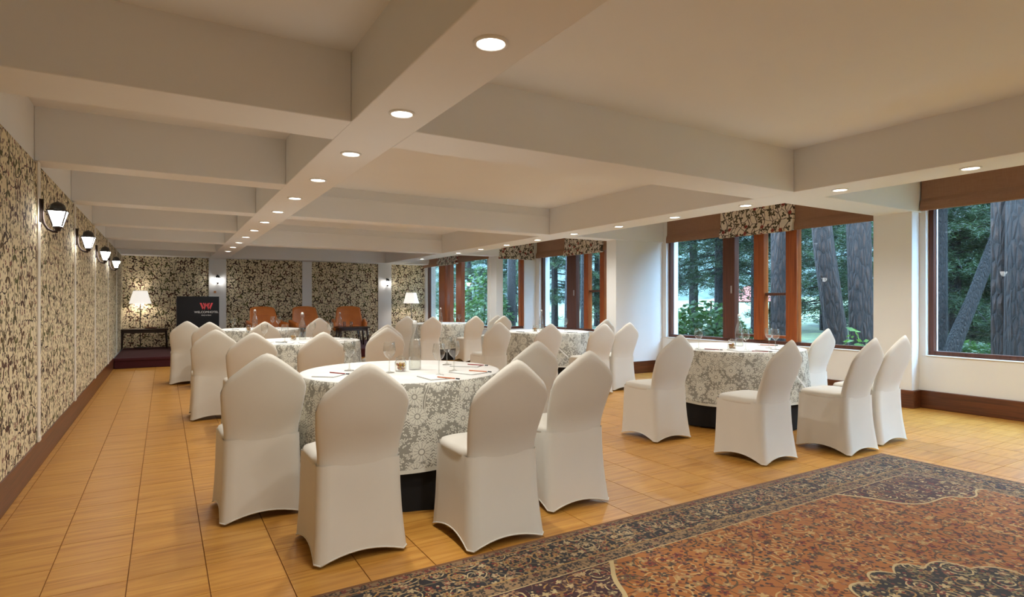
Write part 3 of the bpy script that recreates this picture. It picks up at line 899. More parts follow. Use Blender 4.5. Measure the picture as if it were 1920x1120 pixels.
# lectern with printed logo
ly = 14.2
lx0, lx1 = on_y(331, ly), on_y(411, ly)
lc = thing('lectern', 'black glossy lectern with a red W emblem and white lettering', 'lectern', ((lx0 + lx1) / 2, ly, ST))
lw = lx1 - lx0
LT = 1.345 - ST
MB().box(-lw / 2, lw / 2, 0, .03, 0, LT).build('front_panel', M['acrylic'], lc, bevel=.004)
for s in (-1, 1): MB().box(s * lw / 2 - .02 * (s > 0), s * lw / 2 + .02 * (s < 0), .03, .42, 0, LT - .06).build('side_panel', M['acrylic'], lc)
MB().prism([(.03, LT - .10), (.45, LT - .02), (.45, LT), (.03, LT - .07)], 0, -lw / 2 + .02, lw / 2 - .02).build('top', M['acrylic'], lc)
MB().box(-lw / 2, lw / 2, 0.0, .45, 0, .06).build('plinth', M['acrylic'], lc)
def text(name, body, size, x, z, m, parent, y=-.0025):
    cu = bpy.data.curves.new(name, 'FONT'); cu.body = body; cu.size = size; cu.align_x = 'CENTER'; cu.extrude = .001
    tmp = bpy.data.objects.new(name, cu); COL.objects.link(tmp)
    dg = bpy.context.evaluated_depsgraph_get(); dg.update()
    me = bpy.data.meshes.new_from_object(tmp.evaluated_get(dg)); bpy.data.objects.remove(tmp)
    me.materials.clear(); me.materials.append(M[m])
    o = obj(name, me, parent, (x, y, z)); o.rotation_euler = (math.pi / 2, 0, 0)
    return o
def emblem_bar(mb, x0, z0, x1, z1, w):
    mb.add([(x0 - w, 0, z0), (x0 + w, 0, z0), (x1 + w, 0, z1), (x1 - w, 0, z1), (x0 - w, -.003, z0), (x0 + w, -.003, z0), (x1 + w, -.003, z1), (x1 - w, -.003, z1)],
           [(0, 1, 2, 3), (4, 5, 6, 7), (0, 1, 5, 4), (1, 2, 6, 5), (2, 3, 7, 6), (3, 0, 4, 7)])
lgx = on_y(387, ly) - (lx0 + lx1) / 2
mb = MB(); zt, zb = LT - .14, LT - .29
for x0, x1 in ((-.11, -.055), (0, -.055), (0, .055), (.11, .055)): emblem_bar(mb, lgx + x0, zt, lgx + x1, zb, .018)
emblem_bar(mb, lgx - .055, zt, lgx - .035, zt - .07, .012); emblem_bar(mb, lgx + .055, zt, lgx + .035, zt - .07, .012)
mb.build('emblem', M['red_letter'], lc)
text('lettering', 'WELCOMHOTEL', .062, lgx, LT - .36, 'white_letter', lc)
text('lettering', 'PINE N PEAK', .034, lgx, LT - .42, 'white_letter', lc)

# ------------------------------------------------------------------ covered chair
def smooth(a, b, x):
    t = max(0, min(1, (x - a) / (b - a))); return t * t * (3 - 2 * t)
def lerp_tab(tab, z):
    """smooth curve through the points (z, value)"""
    if z <= tab[0][0]: return tab[0][1]
    if z >= tab[-1][0]: return tab[-1][1]
    n = len(tab)
    def slope(k):
        a, b = tab[max(k - 1, 0)], tab[min(k + 1, n - 1)]
        return (b[1] - a[1]) / (b[0] - a[0])
    for k in range(n - 1):
        (z0, a), (z1, b) = tab[k], tab[k + 1]
        if z <= z1:
            h = z1 - z0; t = (z - z0) / h
            return (2*t**3 - 3*t*t + 1) * a + (t**3 - 2*t*t + t) * h * slope(k) + (3*t*t - 2*t**3) * b + (t**3 - t*t) * h * slope(k + 1)
# origin: middle of the rear hem on the floor; the chair faces +Y
REAR = [(.34, .0500), (.42, .0478), (.46, .0460), (.51, .0412), (.58, .0235), (.67, -.008), (.76, -.039), (.86, -.071), (.96, -.10)]
def chair_meshes():
    # backrest: pillow between front and rear sheets
    n, k = 20, 22
    vs, fs = [], []
    def ztop(s):
        a = abs(s)
        peak = math.sqrt(max(0, (1 - a) ** 2 + .012)) - math.sqrt(.012) * (1 - (1 - a)) 
        base = .782 + .164 * (1 - (a * a / (a + .20)) * 1.20)
        return base if a < .78 else base - .045 * ((a - .78) / .22) ** 2.2
    def half(z): return lerp_tab([(.40, .198), (.50, .200), (.62, .216), (.78, .227), (1, .227)], z)
    for lay in (0, 1):
        for j in range(k + 1):
            t = j / k
            for i in range(n + 1):
                s = math.sin((i / n * 2 - 1) * math.pi / 2) * .5 + (i / n * 2 - 1) * .5
                z = .38 + t * (ztop(s) - .38)
                x = s * half(z)
                yr = lerp_tab(REAR, z)
                th = .075 - .03 * t
                e = (1 - abs(s) ** 5) ** .5 if abs(s) < 1 else 0
                e2 = (1 - max(0, (t - .9) / .1) ** 2) ** .5 if t > .9 else 1
                bow = -.010 * (1 - s * s) * math.sin(math.pi * t) ** 2
                mid = yr + th / 2
                y = mid + (bow if lay == 0 else 0) + (-1 if lay == 0 else 1) * th / 2 * e * e2
                vs.append((x, y, z))
    N = (n + 1) * (k + 1)
    for lay in (0, 1):
        for j in range(k):
            for i in range(n):
                a = lay * N + j * (n + 1) + i
                fs.append((a, a + 1, a + n + 2, a + n + 1))
    mb = MB().add(vs, fs)
    back = mb.mesh('backrest_cover', M['spandex'], True, fix=False)
    bm = bmesh.new(); bm.from_mesh(back)
    bmesh.ops.remove_doubles(bm, verts=bm.verts, dist=.0004)
    bmesh.ops.recalc_face_normals(bm, faces=bm.faces); bm.to_mesh(back); bm.free()
    back.polygons.foreach_set('use_smooth', [True] * len(back.polygons))
    # skirt: rounded rectangle lofted from seat to hem with arched hem
    def ring(z, hw, y0, y1, arch, rad=.03, m=10):
        pts = []
        cs = [(-hw, y0), (hw, y0), (hw, y1), (-hw, y1)]
        for q in range(4):
            p, r = cs[q], cs[(q + 1) % 4]
            for i in range(m):
                t = .06 + .88 * i / (m - 1)
                up = arch[q] * math.sin(math.pi * t) ** .8
                pull = .016 * math.sin(math.pi * t) * max(0, 1 - z / .40)
                x = p[0] + (r[0] - p[0]) * t; y = p[1] + (r[1] - p[1]) * t
                nx, ny = [(0, 1), (-1, 0), (0, -1), (1, 0)][q]
                pts.append((x + nx * pull, y + ny * pull, z, up))
        return pts
    levels = [0, .012, .05, .12, .20, .29, .37, .43, .46]
    vs, fs = [], []
    m = None
    for li, z in enumerate(levels):
        t = z / .46
        hw = lerp_tab([(0, .226), (.18, .212), (.46, .202)], z)
        y0 = lerp_tab([(0, 0), (.08, .013), (.2, .031), (.34, .043), (.46, .0455), (.50, .0455)], z); y1 = lerp_tab([(0, .475), (.46, .46)], z)
        pts = ring(z, hw, y0, y1, (.045, .055, .045, .055))
        m = len(pts)
        for p in pts:
            f_ = (1 - t) ** 1.6
            vs.append((p[0], p[1], z + p[3] * f_))
    for li in range(len(levels) - 1):
        for i in range(m):
            fs.append((li * m + i, li * m + (i + 1) % m, (li + 1) * m + (i + 1) % m, (li + 1) * m + i))
    mb = MB().add(vs, fs)
    skirt = mb.mesh('skirt', M['spandex'], True)
    hemv = [vs[i] for i in range(m)]
    hem = MB().tube([(p[0], p[1], p[2] + .004) for p in hemv] + [(hemv[0][0], hemv[0][1], hemv[0][2] + .004)], .004, 6).mesh('hem', M['spandex'], True)
    # seat pad
    vs, fs = [], []
    prof = [(.955, .435), (1.0, .45), (1.0, .468), (.965, .484), (.85, .493), (.5, .499), (.02, .502)]
    m = 48
    for sc, z in prof:
        for i in range(m):
            a = 2 * math.pi * i / m
            e = 5.0
            cx, cy = math.cos(a), math.sin(a)
            r = (abs(cx) ** e + abs(cy) ** e) ** (-1 / e)
            vs.append((cx * r * .207 * sc, .262 + cy * r * .207 * sc, z))
    for j in range(len(prof) - 1):
        for i in range(m): fs.append((j * m + i, j * m + (i + 1) % m, (j + 1) * m + (i + 1) % m, (j + 1) * m + i))
    fs.append(tuple(range((len(prof) - 1) * m, len(prof) * m)))
    seat = MB().add(vs, fs).mesh('seat_cover', M['spandex'], True)
    return back, skirt, hem, seat
CH = chair_meshes()
def chair(x, y, label, group, rz=0.0):
    t = thing('covered_chair', label, 'chair', (x, y, 0), rz, group)
    obj('backrest_cover', CH[0], t)
    s = obj('skirt', CH[1], t); obj('hem', CH[2], s)
    obj('seat_cover', CH[3], t)
    return t
# table centres and the chairs about them (rear hem middle)
R_ = math.radians
TABLES = dict(
    near_left=((1.42, 3.86), [(.485, 3.52, 1), (.814, 2.73, 0), (1.488, 2.51, 0), (2.13, 2.75, -1), (2.33, 3.60, -1)]),
    mid_left=((1.45, 7.40), [(.455, 6.78, 0), (.71, 5.93, 1), (1.29, 5.69, 0), (2.13, 6.33, -1), (2.41, 7.13, -1)]),
    far_left=((1.41, 10.93), [(.29, 9.90, 0), (.55, 9.30, 0), (1.24, 9.04, 0), (2.38, 10.75, 0)]),
    near_right=((5.13, 4.03), [(3.86, 3.66, -1), (4.035, 2.735, 1), (4.85, 2.555, 0), (5.43, 2.61, 0), (6.11, 3.68, 0)]),
    mid_right=((5.26, 7.72), [(4.06, 7.2, 0), (4.34, 6.33, 0), (4.95, 5.98, 0), (5.51, 6.12, 0), (6.24, 7.47, 0)]),
    far_right=((5.27, 11.83), [(4.2, 11.2, 0), (4.46, 10.5, 0), (5.42, 10.55, 0), (6.02, 10.45, 0), (6.22, 11.06, 0)]))
WHERE = dict(near_left='nearest left table', mid_left='middle left table', far_left='far left table',
             near_right='second-window table', mid_right='third-window table', far_right='stage-side right table')
SEATS = ['leftmost of the chairs', 'second chair from the left', 'third chair from the left', 'fourth chair from the left', 'rightmost of the chairs']
for key, (c, chs) in TABLES.items():
    for i, (x, y, a) in enumerate(chs):
        s = SEATS[i] if i < len(chs) - 1 else SEATS[4]
        chair(x, y, 'white stretch-covered chair, %s at the %s' % (s, WHERE[key]), 'white covered chairs', R_(1.5 * a))

# ------------------------------------------------------------------ tables, cloths
TH, TR, DROP = .745, .66, .50
def cloth_mesh(seed, r0, z0, drop, amp, hem_r, mats, folds=9, nn=144, up=None):
    rnd = random.Random(seed)
    ph = [rnd.uniform(0, 6.28) for _ in range(5)]
    vs, fs, uv, mi = [], [], [], []
    rad = [0.02, .2, .4, .55, .62, r0 - .012, r0]
    for r in rad:
        for i in range(nn):
            a = 2 * math.pi * i / nn
            z = z0 if r < r0 - .001 else z0 - .004
            vs.append((r * math.cos(a), r * math.sin(a), z)); uv.append((a * r0, -(r0 - r) * .2))
    nt = len(rad)
    nd = 14
    for j in range(1, nd + 1):
        t = j / nd
        for i in range(nn):
            a = 2 * math.pi * i / nn
            w = (math.sin(folds * a + ph[0]) * .6 + math.sin((folds * 2 - 3) * a + ph[1]) * .3 + math.sin(5 * a + ph[2]) * .35)
            r = r0 + .006 + hem_r * t + amp * w * t ** 1.3
            d = drop * (1 + .03 * math.sin(3 * a + ph[3]))
            vs.append((r * math.cos(a), r * math.sin(a), z0 - .008 - d * t)); uv.append((a * r0, t * .5))
    tot = nt + nd
    for j in range(tot - 1):
        for i in range(nn):
            fs.append((j * nn + i, j * nn + (i + 1) % nn, (j + 1) * nn + (i + 1) % nn, (j + 1) * nn + i)); mi.append(0 if j < nt - 1 else 1)
    fs.append(tuple(reversed(range(nn)))); mi.append(0)
    me = bpy.data.meshes.new('cloth'); me.from_pydata(vs, [], fs)
    for m in mats: me.materials.append(m)
    me.polygons.foreach_set('material_index', mi); me.polygons.foreach_set('use_smooth', [True] * len(fs))
    ul = me.uv_layers.new(name='UVMap')
    for p in me.polygons:
        us = [uv[me.loops[l].vertex_index] for l in p.loop_indices]
        wrap = max(q[0] for q in us) - min(q[0] for q in us) > 1
        for l, q in zip(p.loop_indices, us): ul.data[l].uv = (q[0] + (2 * math.pi * r0 if wrap and q[0] < 1 else 0), q[1])
    bm = bmesh.new(); bm.from_mesh(me); bmesh.ops.recalc_face_normals(bm, faces=bm.faces); bm.to_mesh(me); bm.free()
    return me
# glassware
def glass_mesh():
    out = [(.0005, 0), (.034, 0), (.034, .002), (.012, .006), (.0042, .014), (.0038, .05), (.0040, .088), (.010, .096), (.026, .110), (.037, .130),
           (.0405, .150), (.039, .175), (.0335, .205)]
    inn = [(.0322, .205), (.0377, .175), (.0391, .150), (.0355, .131), (.024, .1125), (.010, .100), (.0005, .098)]
    return MB().lathe(out, 32).mesh('wine_glass', M['glass'], True)
def bottle_meshes():
    out = [(.0005, 0), (.040, 0), (.042, .006), (.042, .14), (.039, .175), (.028, .22), (.017, .255), (.0135, .285), (.0135, .300), (.0165, .303), (.0165, .315)]
    inn = [(.0105, .315), (.0105, .285), (.014, .252), (.0255, .218), (.0365, .173), (.039, .14), (.039, .010), (.0005, .009)]
    b = MB().lathe(out, 32).mesh('glass_body', M['glass'], True)
    s = MB().lathe([(.0005, .314), (.014, .314), (.016, .320), (.015, .334), (.008, .341), (.0005, .342)], 16).mesh('stopper', M['white_plastic'], True)
    mb = MB()
    for q in (-1, 1): mb.tube([(q * .018, 0, .275), (q * .021, 0, .300), (q * .017, 0, .326), (q * .006, 0, .333)], .0013, 6)
    w = mb.mesh('wire_bail', M['steel'], True)
    lab = MB()
    lab.lathe([(.0425, .075), (.0425, .087)], 3)
    wt = MB().lathe([(.0005, .0095), (.0385, .0105), (.0385, .06), (.0005, .06)], 24).mesh('water', M['water'], True)
    return b, s, w, wt
def jar_meshes():
    out = [(.0005, 0), (.034, 0), (.038, .005), (.038, .062), (.030, .072), (.030, .078)]
    inn = [(.028, .078), (.028, .071), (.0355, .060), (.0355, .006), (.0005, .004)]
    b = MB().lathe(out, 24).mesh('jar_body', M['glass'], True)
    l = MB().lathe([(.0005, .079), (.033, .079), (.034, .084), (.030, .092), (.014, .096), (.013, .104), (.0005, .107)], 24).mesh('jar_lid', M['glass'], True)
    rnd = random.Random(3); mb = MB()
    for k in range(60):
        r = .026 * math.sqrt(rnd.random()); a = rnd.uniform(0, 6.28); z = .010 + .046 * rnd.random()
        s = .0075
        c = Vector((r * math.cos(a), r * math.sin(a), z)); rot = Matrix.Rotation(rnd.uniform(0, 3), 3, Vector((rnd.random(), rnd.random(), rnd.random() + .1)).normalized())
        vs = [c + rot @ Vector(q) for q in ((s * 1.6, 0, 0), (-s * 1.6, 0, 0), (0, s, 0), (0, -s, 0), (0, 0, s), (0, 0, -s))]
        mb.add(vs, [(0, 2, 4), (2, 1, 4), (1, 3, 4), (3, 0, 4), (2, 0, 5), (1, 2, 5), (3, 1, 5), (0, 3, 5)])
    return b, l, mb.mesh('sweets', M['sweets'])
GL, BO, JA = glass_mesh(), bottle_meshes(), jar_meshes()
mbm = MB().lathe([(.0036, 0), (.0036, .135)], 6)
pencil_body = {}
for nm, mat in (('red', 'red_lacquer'), ('orange', 'orange_lacquer'), ('green', 'green_lacquer')):
    pencil_body[nm] = MB().tube([(-.088, 0, .0038), (.055, 0, .0038)], .0038, 6).mesh('pencil_body', M[mat])
pencil_band = MB().tube([(.055, 0, .0038), (.062, 0, .0038)], .0039, 8).mesh('ferrule', M['white_plastic'])
pencil_tip = MB().tube([(.062, 0, .0038), (.088, 0, .0038)], .0040, 8).mesh('eraser', M['dark_tip'])
pad_me = MB().box(-.075, .075, -.105, .105, 0, .004).mesh('page_block', M['paper'])
pad_back = MB().box(-.077, .077, -.107, .107, -.0015, 0).mesh('backing_card', M['grey_pad'])
TOPZ = .758
TNAME = WHERE
def on_top(u, v, z=.758):            # the point of a table top (height z) seen at a pixel
    d = FPX * (CAMH - z) / (v - PY); x = (u - PX) / FPX * d
    return (x * CA + d * SA, d * CA - x * SA, z)
ITEMS = dict(
    near_left=((778, 693), (751, 696), [((655, 695), 'leftmost'), ((730, 699), 'left of the sweet jar'), ((823, 704), 'nearest the viewer'), ((838, 684), 'behind the right pair'), ((851, 696), 'rightmost')],
               [((620, 701), (653, 704), 'red', 'leftmost'), ((873, 685), (919, 688), 'red', 'farthest right'), ((880, 697), (921, 700), 'orange', 'second from the right edge'), ((816, 709), (866, 714), 'orange', 'nearest the front edge')]),
    near_right=((1386, 649), (1372, 655), [((1310, 655), 'leftmost'), ((1398, 657), 'before the bottle'), ((1442, 653), 'left of the right pair'), ((1454, 656), 'right of the right pair')],
               [((1319, 656), (1357, 658), 'red', 'at the left'), ((1408, 660), (1450, 662), 'red', 'at the front right'), ((1424, 648), (1460, 649), 'orange', 'behind the right pair of glasses')]),
    mid_left=((567, 637), (550, 638), [((496, 641), 'leftmost'), ((534, 641), 'left of the jar'), ((586, 634), 'right of the bottle'), ((619, 634), 'rightmost')],
               [((515, 643), (540, 644), 'green', 'at the front left'), ((635, 635), (659, 636), 'green', 'at the right')]),
    far_left=((478, 618), (466, 621), [((437, 621), 'leftmost'), ((511, 615), 'left of the right pair'), ((522, 617), 'right of the right pair')], [((434, 618.5), (448, 619), 'green', 'at the left')]),
    mid_right=((1015, 620), (1003, 622), [((1060, 621), 'right of the bottle')], [((966, 623), (985, 624), 'green', 'at the left'), ((1066, 624.5), (1080, 625), 'green', 'at the right')]),
    far_right=((826, 606.5), None, [((853, 607), 'left of the pair'), ((861, 607), 'right of the pair')], []))
for ti, (key, (c, chs)) in enumerate(TABLES.items()):
    cx, cy = c
    wh = TNAME[key]
    t = thing('round_table', 'round folding table hidden under the cloths, %s' % wh, 'table', (cx, cy, 0), group='round banquet tables')
    MB().lathe([(.0005, TH - .03), (TR - .01, TH - .03), (TR, TH - .02), (TR, TH), (.0005, TH)], 48).build('tabletop', M['wood_furn'], t)
    for a in range(4):
        an = math.pi / 4 + a * math.pi / 2
        MB().tube([(.42 * math.cos(an), .42 * math.sin(an), TH - .03), (.46 * math.cos(an), .46 * math.sin(an), 0)], .014, 8).build('leg', M['steel'], t)
    u = obj('black_underskirt', cloth_mesh(ti + 20, TR + .004, TH + .004, TH - .004, .016, -.01, [M['black_cloth'], M['black_cloth']], 14), None, (cx, cy, 0))
    tag(u, 'black floor-length underskirt of the %s' % wh, 'tablecloth', 'black underskirts')
    l = obj('lace_tablecloth', cloth_mesh(ti, TR + .016, TOPZ - .002, DROP, .014, .035, [M['linen'], M['lace']], 8), None, (cx, cy, 0), ti * .7)
    tag(l, 'white floral lace cloth draped over the %s' % wh, 'tablecloth', 'lace tablecloths')
    if key in ('near_right', 'mid_right'):       # hem tape of the lace crossing the drop
        a0 = math.radians(-112 if key == 'near_right' else -128)
        vs, fs = [], []
        for k in range(13):
            tt = k / 12
            for q in (0, 1):
                a = a0 + .50 * tt + q * .028; r = TR + .030 + .050 * tt
                vs.append((r * math.cos(a), r * math.sin(a), TOPZ - .012 - .34 * tt + q * .006))
        for k in range(12): fs.append((2 * k, 2 * k + 1, 2 * k + 3, 2 * k + 2))
        hm = MB().add(vs, fs).build('hem_tape', M['linen'], l); hm.rotation_euler = (0, 0, -ti * .7)
        sm = hm.modifiers.new('solid', 'SOLIDIFY'); sm.thickness = .003
    bpx, jpx, gpx, ppx = ITEMS[key]
    b = thing('water_bottle', 'clear swing-top water bottle on the %s' % wh, 'bottle', on_top(*bpx), group='swing-top water bottles')
    obj('glass_body', BO[0], b); obj('stopper', BO[1], b); obj('wire_bail', BO[2], b); obj('water', BO[3], b)
    if jpx:
        j = thing('sweet_jar', 'small glass jar of wrapped sweets on the %s' % wh, 'jar', on_top(*jpx), group='sweet jars')
        obj('jar_body', JA[0], j); obj('jar_lid', JA[1], j); sw = obj('sweets', JA[2], j); sw['kind'] = 'stuff'
    for i, (p, where) in enumerate(gpx):
        g_ = obj('wine_glass', GL, None, on_top(*p))
        tag(g_, 'empty stemmed glass on the %s, %s' % (wh, where), 'glass', 'stemmed glasses')
    for i, (p, q_, col, where) in enumerate(ppx):
        A_, B_ = Vector(on_top(*p)), Vector(on_top(*q_))
        pn = thing('pencil', '%s pencil on the %s, %s' % (col, wh, where), 'pencil', (A_ + B_) / 2 + Vector((0, 0, .0045)), math.atan2(B_.y - A_.y, B_.x - A_.x), 'pencils on the notepads')
        obj('pencil_body', pencil_body[col], pn); obj('ferrule', pencil_band, pn); obj('eraser', pencil_tip, pn)
    for i, (x, y, _a) in enumerate(chs):
        s = SEATS[i] if i < len(chs) - 1 else SEATS[4]
        seat = s.replace('leftmost of the chairs', 'leftmost chair').replace('rightmost of the chairs', 'rightmost chair')
        dx, dy = x - cx, (y + .25) - cy
        L = math.hypot(dx, dy); dx, dy = dx / L, dy / L
        rot = math.atan2(-dy, -dx) - math.pi / 2
        nt_ = thing('notepad', 'white notepad before the %s of the %s' % (seat, wh), 'notepad', (cx + dx * .50, cy + dy * .50, TOPZ + .0002), rot * .5, 'white notepads')
        obj('page_block', pad_me, nt_); obj('backing_card', pad_back, nt_)
# glasses on the stage coffee table
for k, dx in enumerate((-.18, -.02)):
    g_ = obj('tumbler', MB().lathe([(.0005, 0), (.03, 0), (.034, .12), (.032, .12), (.028, .006), (.0005, .005)], 20).mesh('tumbler', M['glass'], True), None, (ctx + dx, cty, ST + .45))
    tag(g_, 'clear tumbler on the stage coffee table, %s one' % ('left' if k == 0 else 'right'), 'glass')
b = thing('water_bottle', 'clear swing-top water bottle on the stage coffee table', 'bottle', (ctx - .27, cty + .05, ST + .45), group='swing-top water bottles')
obj('glass_body', BO[0], b); obj('stopper', BO[1], b); obj('wire_bail', BO[2], b)

# ------------------------------------------------------------------ rug
rug = MB().box(RUG_X0, RUG_X1, RUG_Y0, RUG_Y1, 0.0005, .012).build('persian_rug', M['rug'], bevel=.004)
tag(rug, 'large patterned Persian rug with rust field and navy border', 'rug')

# ------------------------------------------------------------------ outdoors
gz = -0.20
gm = MB()
nx, ny = 40, 40
vs, fs = [], []
def ground_z(x, y):
    return gz + .08 * math.sin(x * .55 + 1) * math.cos(y * .4) + .035 * max(0, x - 9)
for j in range(ny + 1):
    for i in range(nx + 1):
        x = XR + WT + .0 + (i / nx) ** 1.6 * 60; y = -30 + j / ny * 95
        vs.append((x, y, ground_z(x, y)))
for j in range(ny):
    for i in range(nx):
        a = j * (nx + 1) + i; fs.append((a, a + 1, a + nx + 2, a + nx + 1))
o = gm.add(vs, fs).build('garden_ground', M['ground'], None, True); struct(o, 'mossy green ground among the trees outside', 'ground')
vs, fs = [], []
for j in range(13):
    for i in range(41):
        a = math.radians(-60 + i / 40 * 150); R = 58 + j * 3.5
        vs.append((XR + R * math.cos(a), 8 + R * math.sin(a), -1 + j * 1.7 + 1.6 * math.sin(i * .9 + j * .35) + 1.1 * math.sin(i * 2.3)))
for j in range(12):
    for i in range(40):
        a = j * 41 + i; fs.append((a, a + 1, a + 42, a + 41))
o = MB().add(vs, fs).build('forest_hillside', M['hill'], None, True); struct(o, 'misty blue-green forested hillside beyond the trees', 'hillside')

def trunk_mesh(name, pts, rads, mat, n=20, seed=0):
    rnd = np.random.RandomState(seed)
    P = [Vector(p) for p in pts]
    # resample
    Q, Rr = [], []
    for k in range(len(P) - 1):
        for s in range(8):
            t = s / 8; Q.append(P[k].lerp(P[k + 1], t)); Rr.append(rads[k] * (1 - t) + rads[k + 1] * t)
    Q.append(P[-1]); Rr.append(rads[-1])
    mb = MB().tube(Q, Rr, n)
    ph = rnd.rand(4) * 6
    for i, v in enumerate(mb.v):
        k = i // n; a = (i % n) / n * 6.283
        c = Q[min(k, len(Q) - 1)]
        f_ = 1 + .06 * math.sin(5 * a + ph[0] + k * .2) + .04 * math.sin(9 * a + ph[1] - k * .33)
        mb.v[i] = tuple(c + (Vector(v) - c) * f_)
    return mb.mesh(name, mat, True)

def crown_mesh(name, seed, h0, h1, spread, mat, nb=60, droop=.25, needle=.16, dens=1.0):
    """whorled pine branches carrying sprays of needles"""
    r = np.random.RandomState(seed)
    V, Fc = [], []
    tw = MB()
    for b in range(nb):
        t = r.rand(); z = h0 + (h1 - h0) * t
        L = spread * (1.05 - .75 * t) * (.6 + .5 * r.rand()); a = r.rand() * 6.283
        d = np.array([math.cos(a), math.sin(a), 0]); side = np.array([-d[1], d[0], 0])
        end = d * L + np.array([0, 0, z - droop * L + .1 * r.randn()])
        tw.tube([(0, 0, z), tuple(d * L * .5 + np.array([0, 0, z - droop * .25 * L])), tuple(end)], [.03, .018, .006], 5, caps=False)
        ns = int(L * 9 * dens) + 2
        for s in range(ns):
            u_ = .22 + .78 * (s + r.rand()) / ns
            w_ = (1 - u_ * .55) * L * .34
            c = d * L * u_ + side * r.uniform(-w_, w_) + np.array([0, 0, z - droop * L * u_ * u_ + r.uniform(-.12, .12)])
            m = 13
            dirs = r.randn(m, 3) * np.array([.8, .8, .45]) + d * .5
            dirs /= np.linalg.norm(dirs, axis=1)[:, None]
            ln = needle * (.7 + .7 * r.rand(m))[:, None]
            perp = np.cross(dirs, r.randn(m, 3)); perp /= (np.linalg.norm(perp, axis=1)[:, None] + 1e-6)
            base = c + r.randn(m, 3) * .05
            wd_ = .011
            i0 = len(V)
            tri = np.stack([base - perp * wd_, base + perp * wd_, base + dirs * ln + perp * wd_ * .3], 1).reshape(-1, 3)
            V.extend(map(tuple, tri)); Fc.extend([(i0 + 3 * k, i0 + 3 * k + 1, i0 + 3 * k + 2) for k in range(m)])
    me = bpy.data.meshes.new(name); me.from_pydata(V, [], Fc); me.materials.append(M[mat])
    return me, tw.mesh('branches', M['bark_thin'])
CR = [crown_mesh('foliage', 1, 1.0, 8.5, 3.0, 'needles', 110, dens=2.4), crown_mesh('foliage', 2, .6, 9.0, 2.6, 'needles_dark', 115, .3, dens=2.4),
      crown_mesh('foliage', 3, 2.6, 9.5, 3.4, 'needles', 95, .35, .2, dens=2.2)]
def tree(label, x, y, trunk_pts, rads, bark, crown=None, cs=1.0, rz=0, group='trees outside the windows', cz=0):
    z = ground_z(x, y)
    t = thing('pine_tree', label, 'tree', (x, y, z), 0, group)
    obj('trunk', trunk_mesh('trunk', trunk_pts, rads, M[bark], seed=int(abs(x * 7 + y * 13))), t)
    if crown is not None:
        o = obj('foliage', CR[crown][0], t, (0, 0, cz), rz); o.scale = (cs, cs, cs)
        o = obj('branches', CR[crown][1], t, (0, 0, cz), rz); o.scale = (cs, cs, cs)
    return t
def along(u, d):            # a spot outdoors seen at pixel column u, d metres from the viewer
    t = (u - PX) / FPX; a = YAW + math.atan(t)
    return d * math.sin(a), d * math.cos(a)
def straight(h, lean=(0, 0)): return [(0, 0, -.2), (lean[0] * .5, lean[1] * .5, h * .5), (lean[0], lean[1], h)]
rx, ry = CA, -SA
x, y = along(1932, 9.6); tree('thick brown pine trunk at the right edge', x, y, straight(9), [.25, .23, .20], 'bark')
x, y = along(1880, 9.8); tree('thick grey furrowed pine trunk near the right edge', x, y, straight(9), [.125, .118, .11], 'bark')
x, y = along(1766, 13); tree('thin dark upright trunk at the left of the nearest window', x, y, straight(9, (.1, .05)), [.09, .075, .06], 'bark_thin', 1, .9, .5, cz=2.6)
x, y = along(1790, 12.5)
tree('dark slanting trunk crossing the nearest window', x, y, [(-rx * .22, -ry * .22, -.2), (0, 0, .65), (rx * .30, ry * .30, 1.38), (rx * .72, ry * .72, 2.5), (rx * 1.1, ry * 1.1, 4.2), (rx * 1.3, ry * 1.3, 7)], [.15, .115, .10, .09, .08, .06], 'bark_thin')
x, y = along(1757, 15); tree('slim pale trunk beside the thin dark trunk', x, y, straight(7), [.06, .055, .04], 'bark_pale')
x, y = along(1582, 11.0); tree('furrowed trunk leaning left seen through the second window', x, y, [(0, 0, -.2), (-rx * .14, -ry * .14, 1.0), (-rx * .32, -ry * .32, 2.2), (-rx * .45, -ry * .45, 3.4), (-rx * .6, -ry * .6, 9)], [.20, .165, .15, .145, .11], 'bark')
x, y = along(1618, 11.6); tree('straight thick trunk beside the white column, second window', x, y, straight(9, (-.25, .1)), [.19, .17, .14], 'bark')
x, y = along(1459, 12); tree('grey trunk framed between the orange mullions', x, y, straight(9), [.135, .125, .11], 'bark')
x, y = along(1412, 15); tree('slender dark trunk left of the orange mullion', x, y, straight(9, (.1, 0)), [.06, .055, .04], 'bark_thin', 0, .9, 2, cz=2.2)
x, y = along(1098, 17); tree('dark trunk behind the mullions of the third window', x, y, straight(9), [.16, .14, .11], 'bark_thin', 1, .9, 0, cz=3.0)
x, y = along(1066, 18); tree('dark trunk in the middle of the third window', x, y, straight(9, (.15, -.1)), [.15, .13, .1], 'bark_thin')
x, y = along(959, 22); tree('dark trunk seen through the narrow cross-wall window', x, y, straight(10), [.17, .15, .12], 'bark_thin', 2, .9, 0, cz=2.4)
back = [(1300, 20, 0, .9, .9), (1350, 16, 1, .8, 1.6), (1545, 24, 0, .9, -.2), (1605, 27, 1, 1.0, -.5), (1790, 20, 0, .9, -.9), (1840, 24, 1, 1.0, -1.0),
        (1905, 22, 0, 1.0, -.8), (1040, 26, 0, .9, .5), (1120, 27, 1, .9, .4), (965, 33, 0, 1.0, -.4), (880, 33, 0, 1.0, 0)]
bl = ['feathery green pine at the left of the second window', 'dark pine with drooping boughs over the bottle', 'soft green pine behind the leaning trunk', 'tall dark pine beside the white column, second window',
      'light green pine behind the slanting trunk', 'dark green pine left of the grey furrowed trunk', 'pine half hidden by the thick trunks at the right edge',
      'pine at the left of the third window', 'pine at the right of the third window', 'distant pine in the cross-wall window', 'distant pine outside the far stage window']
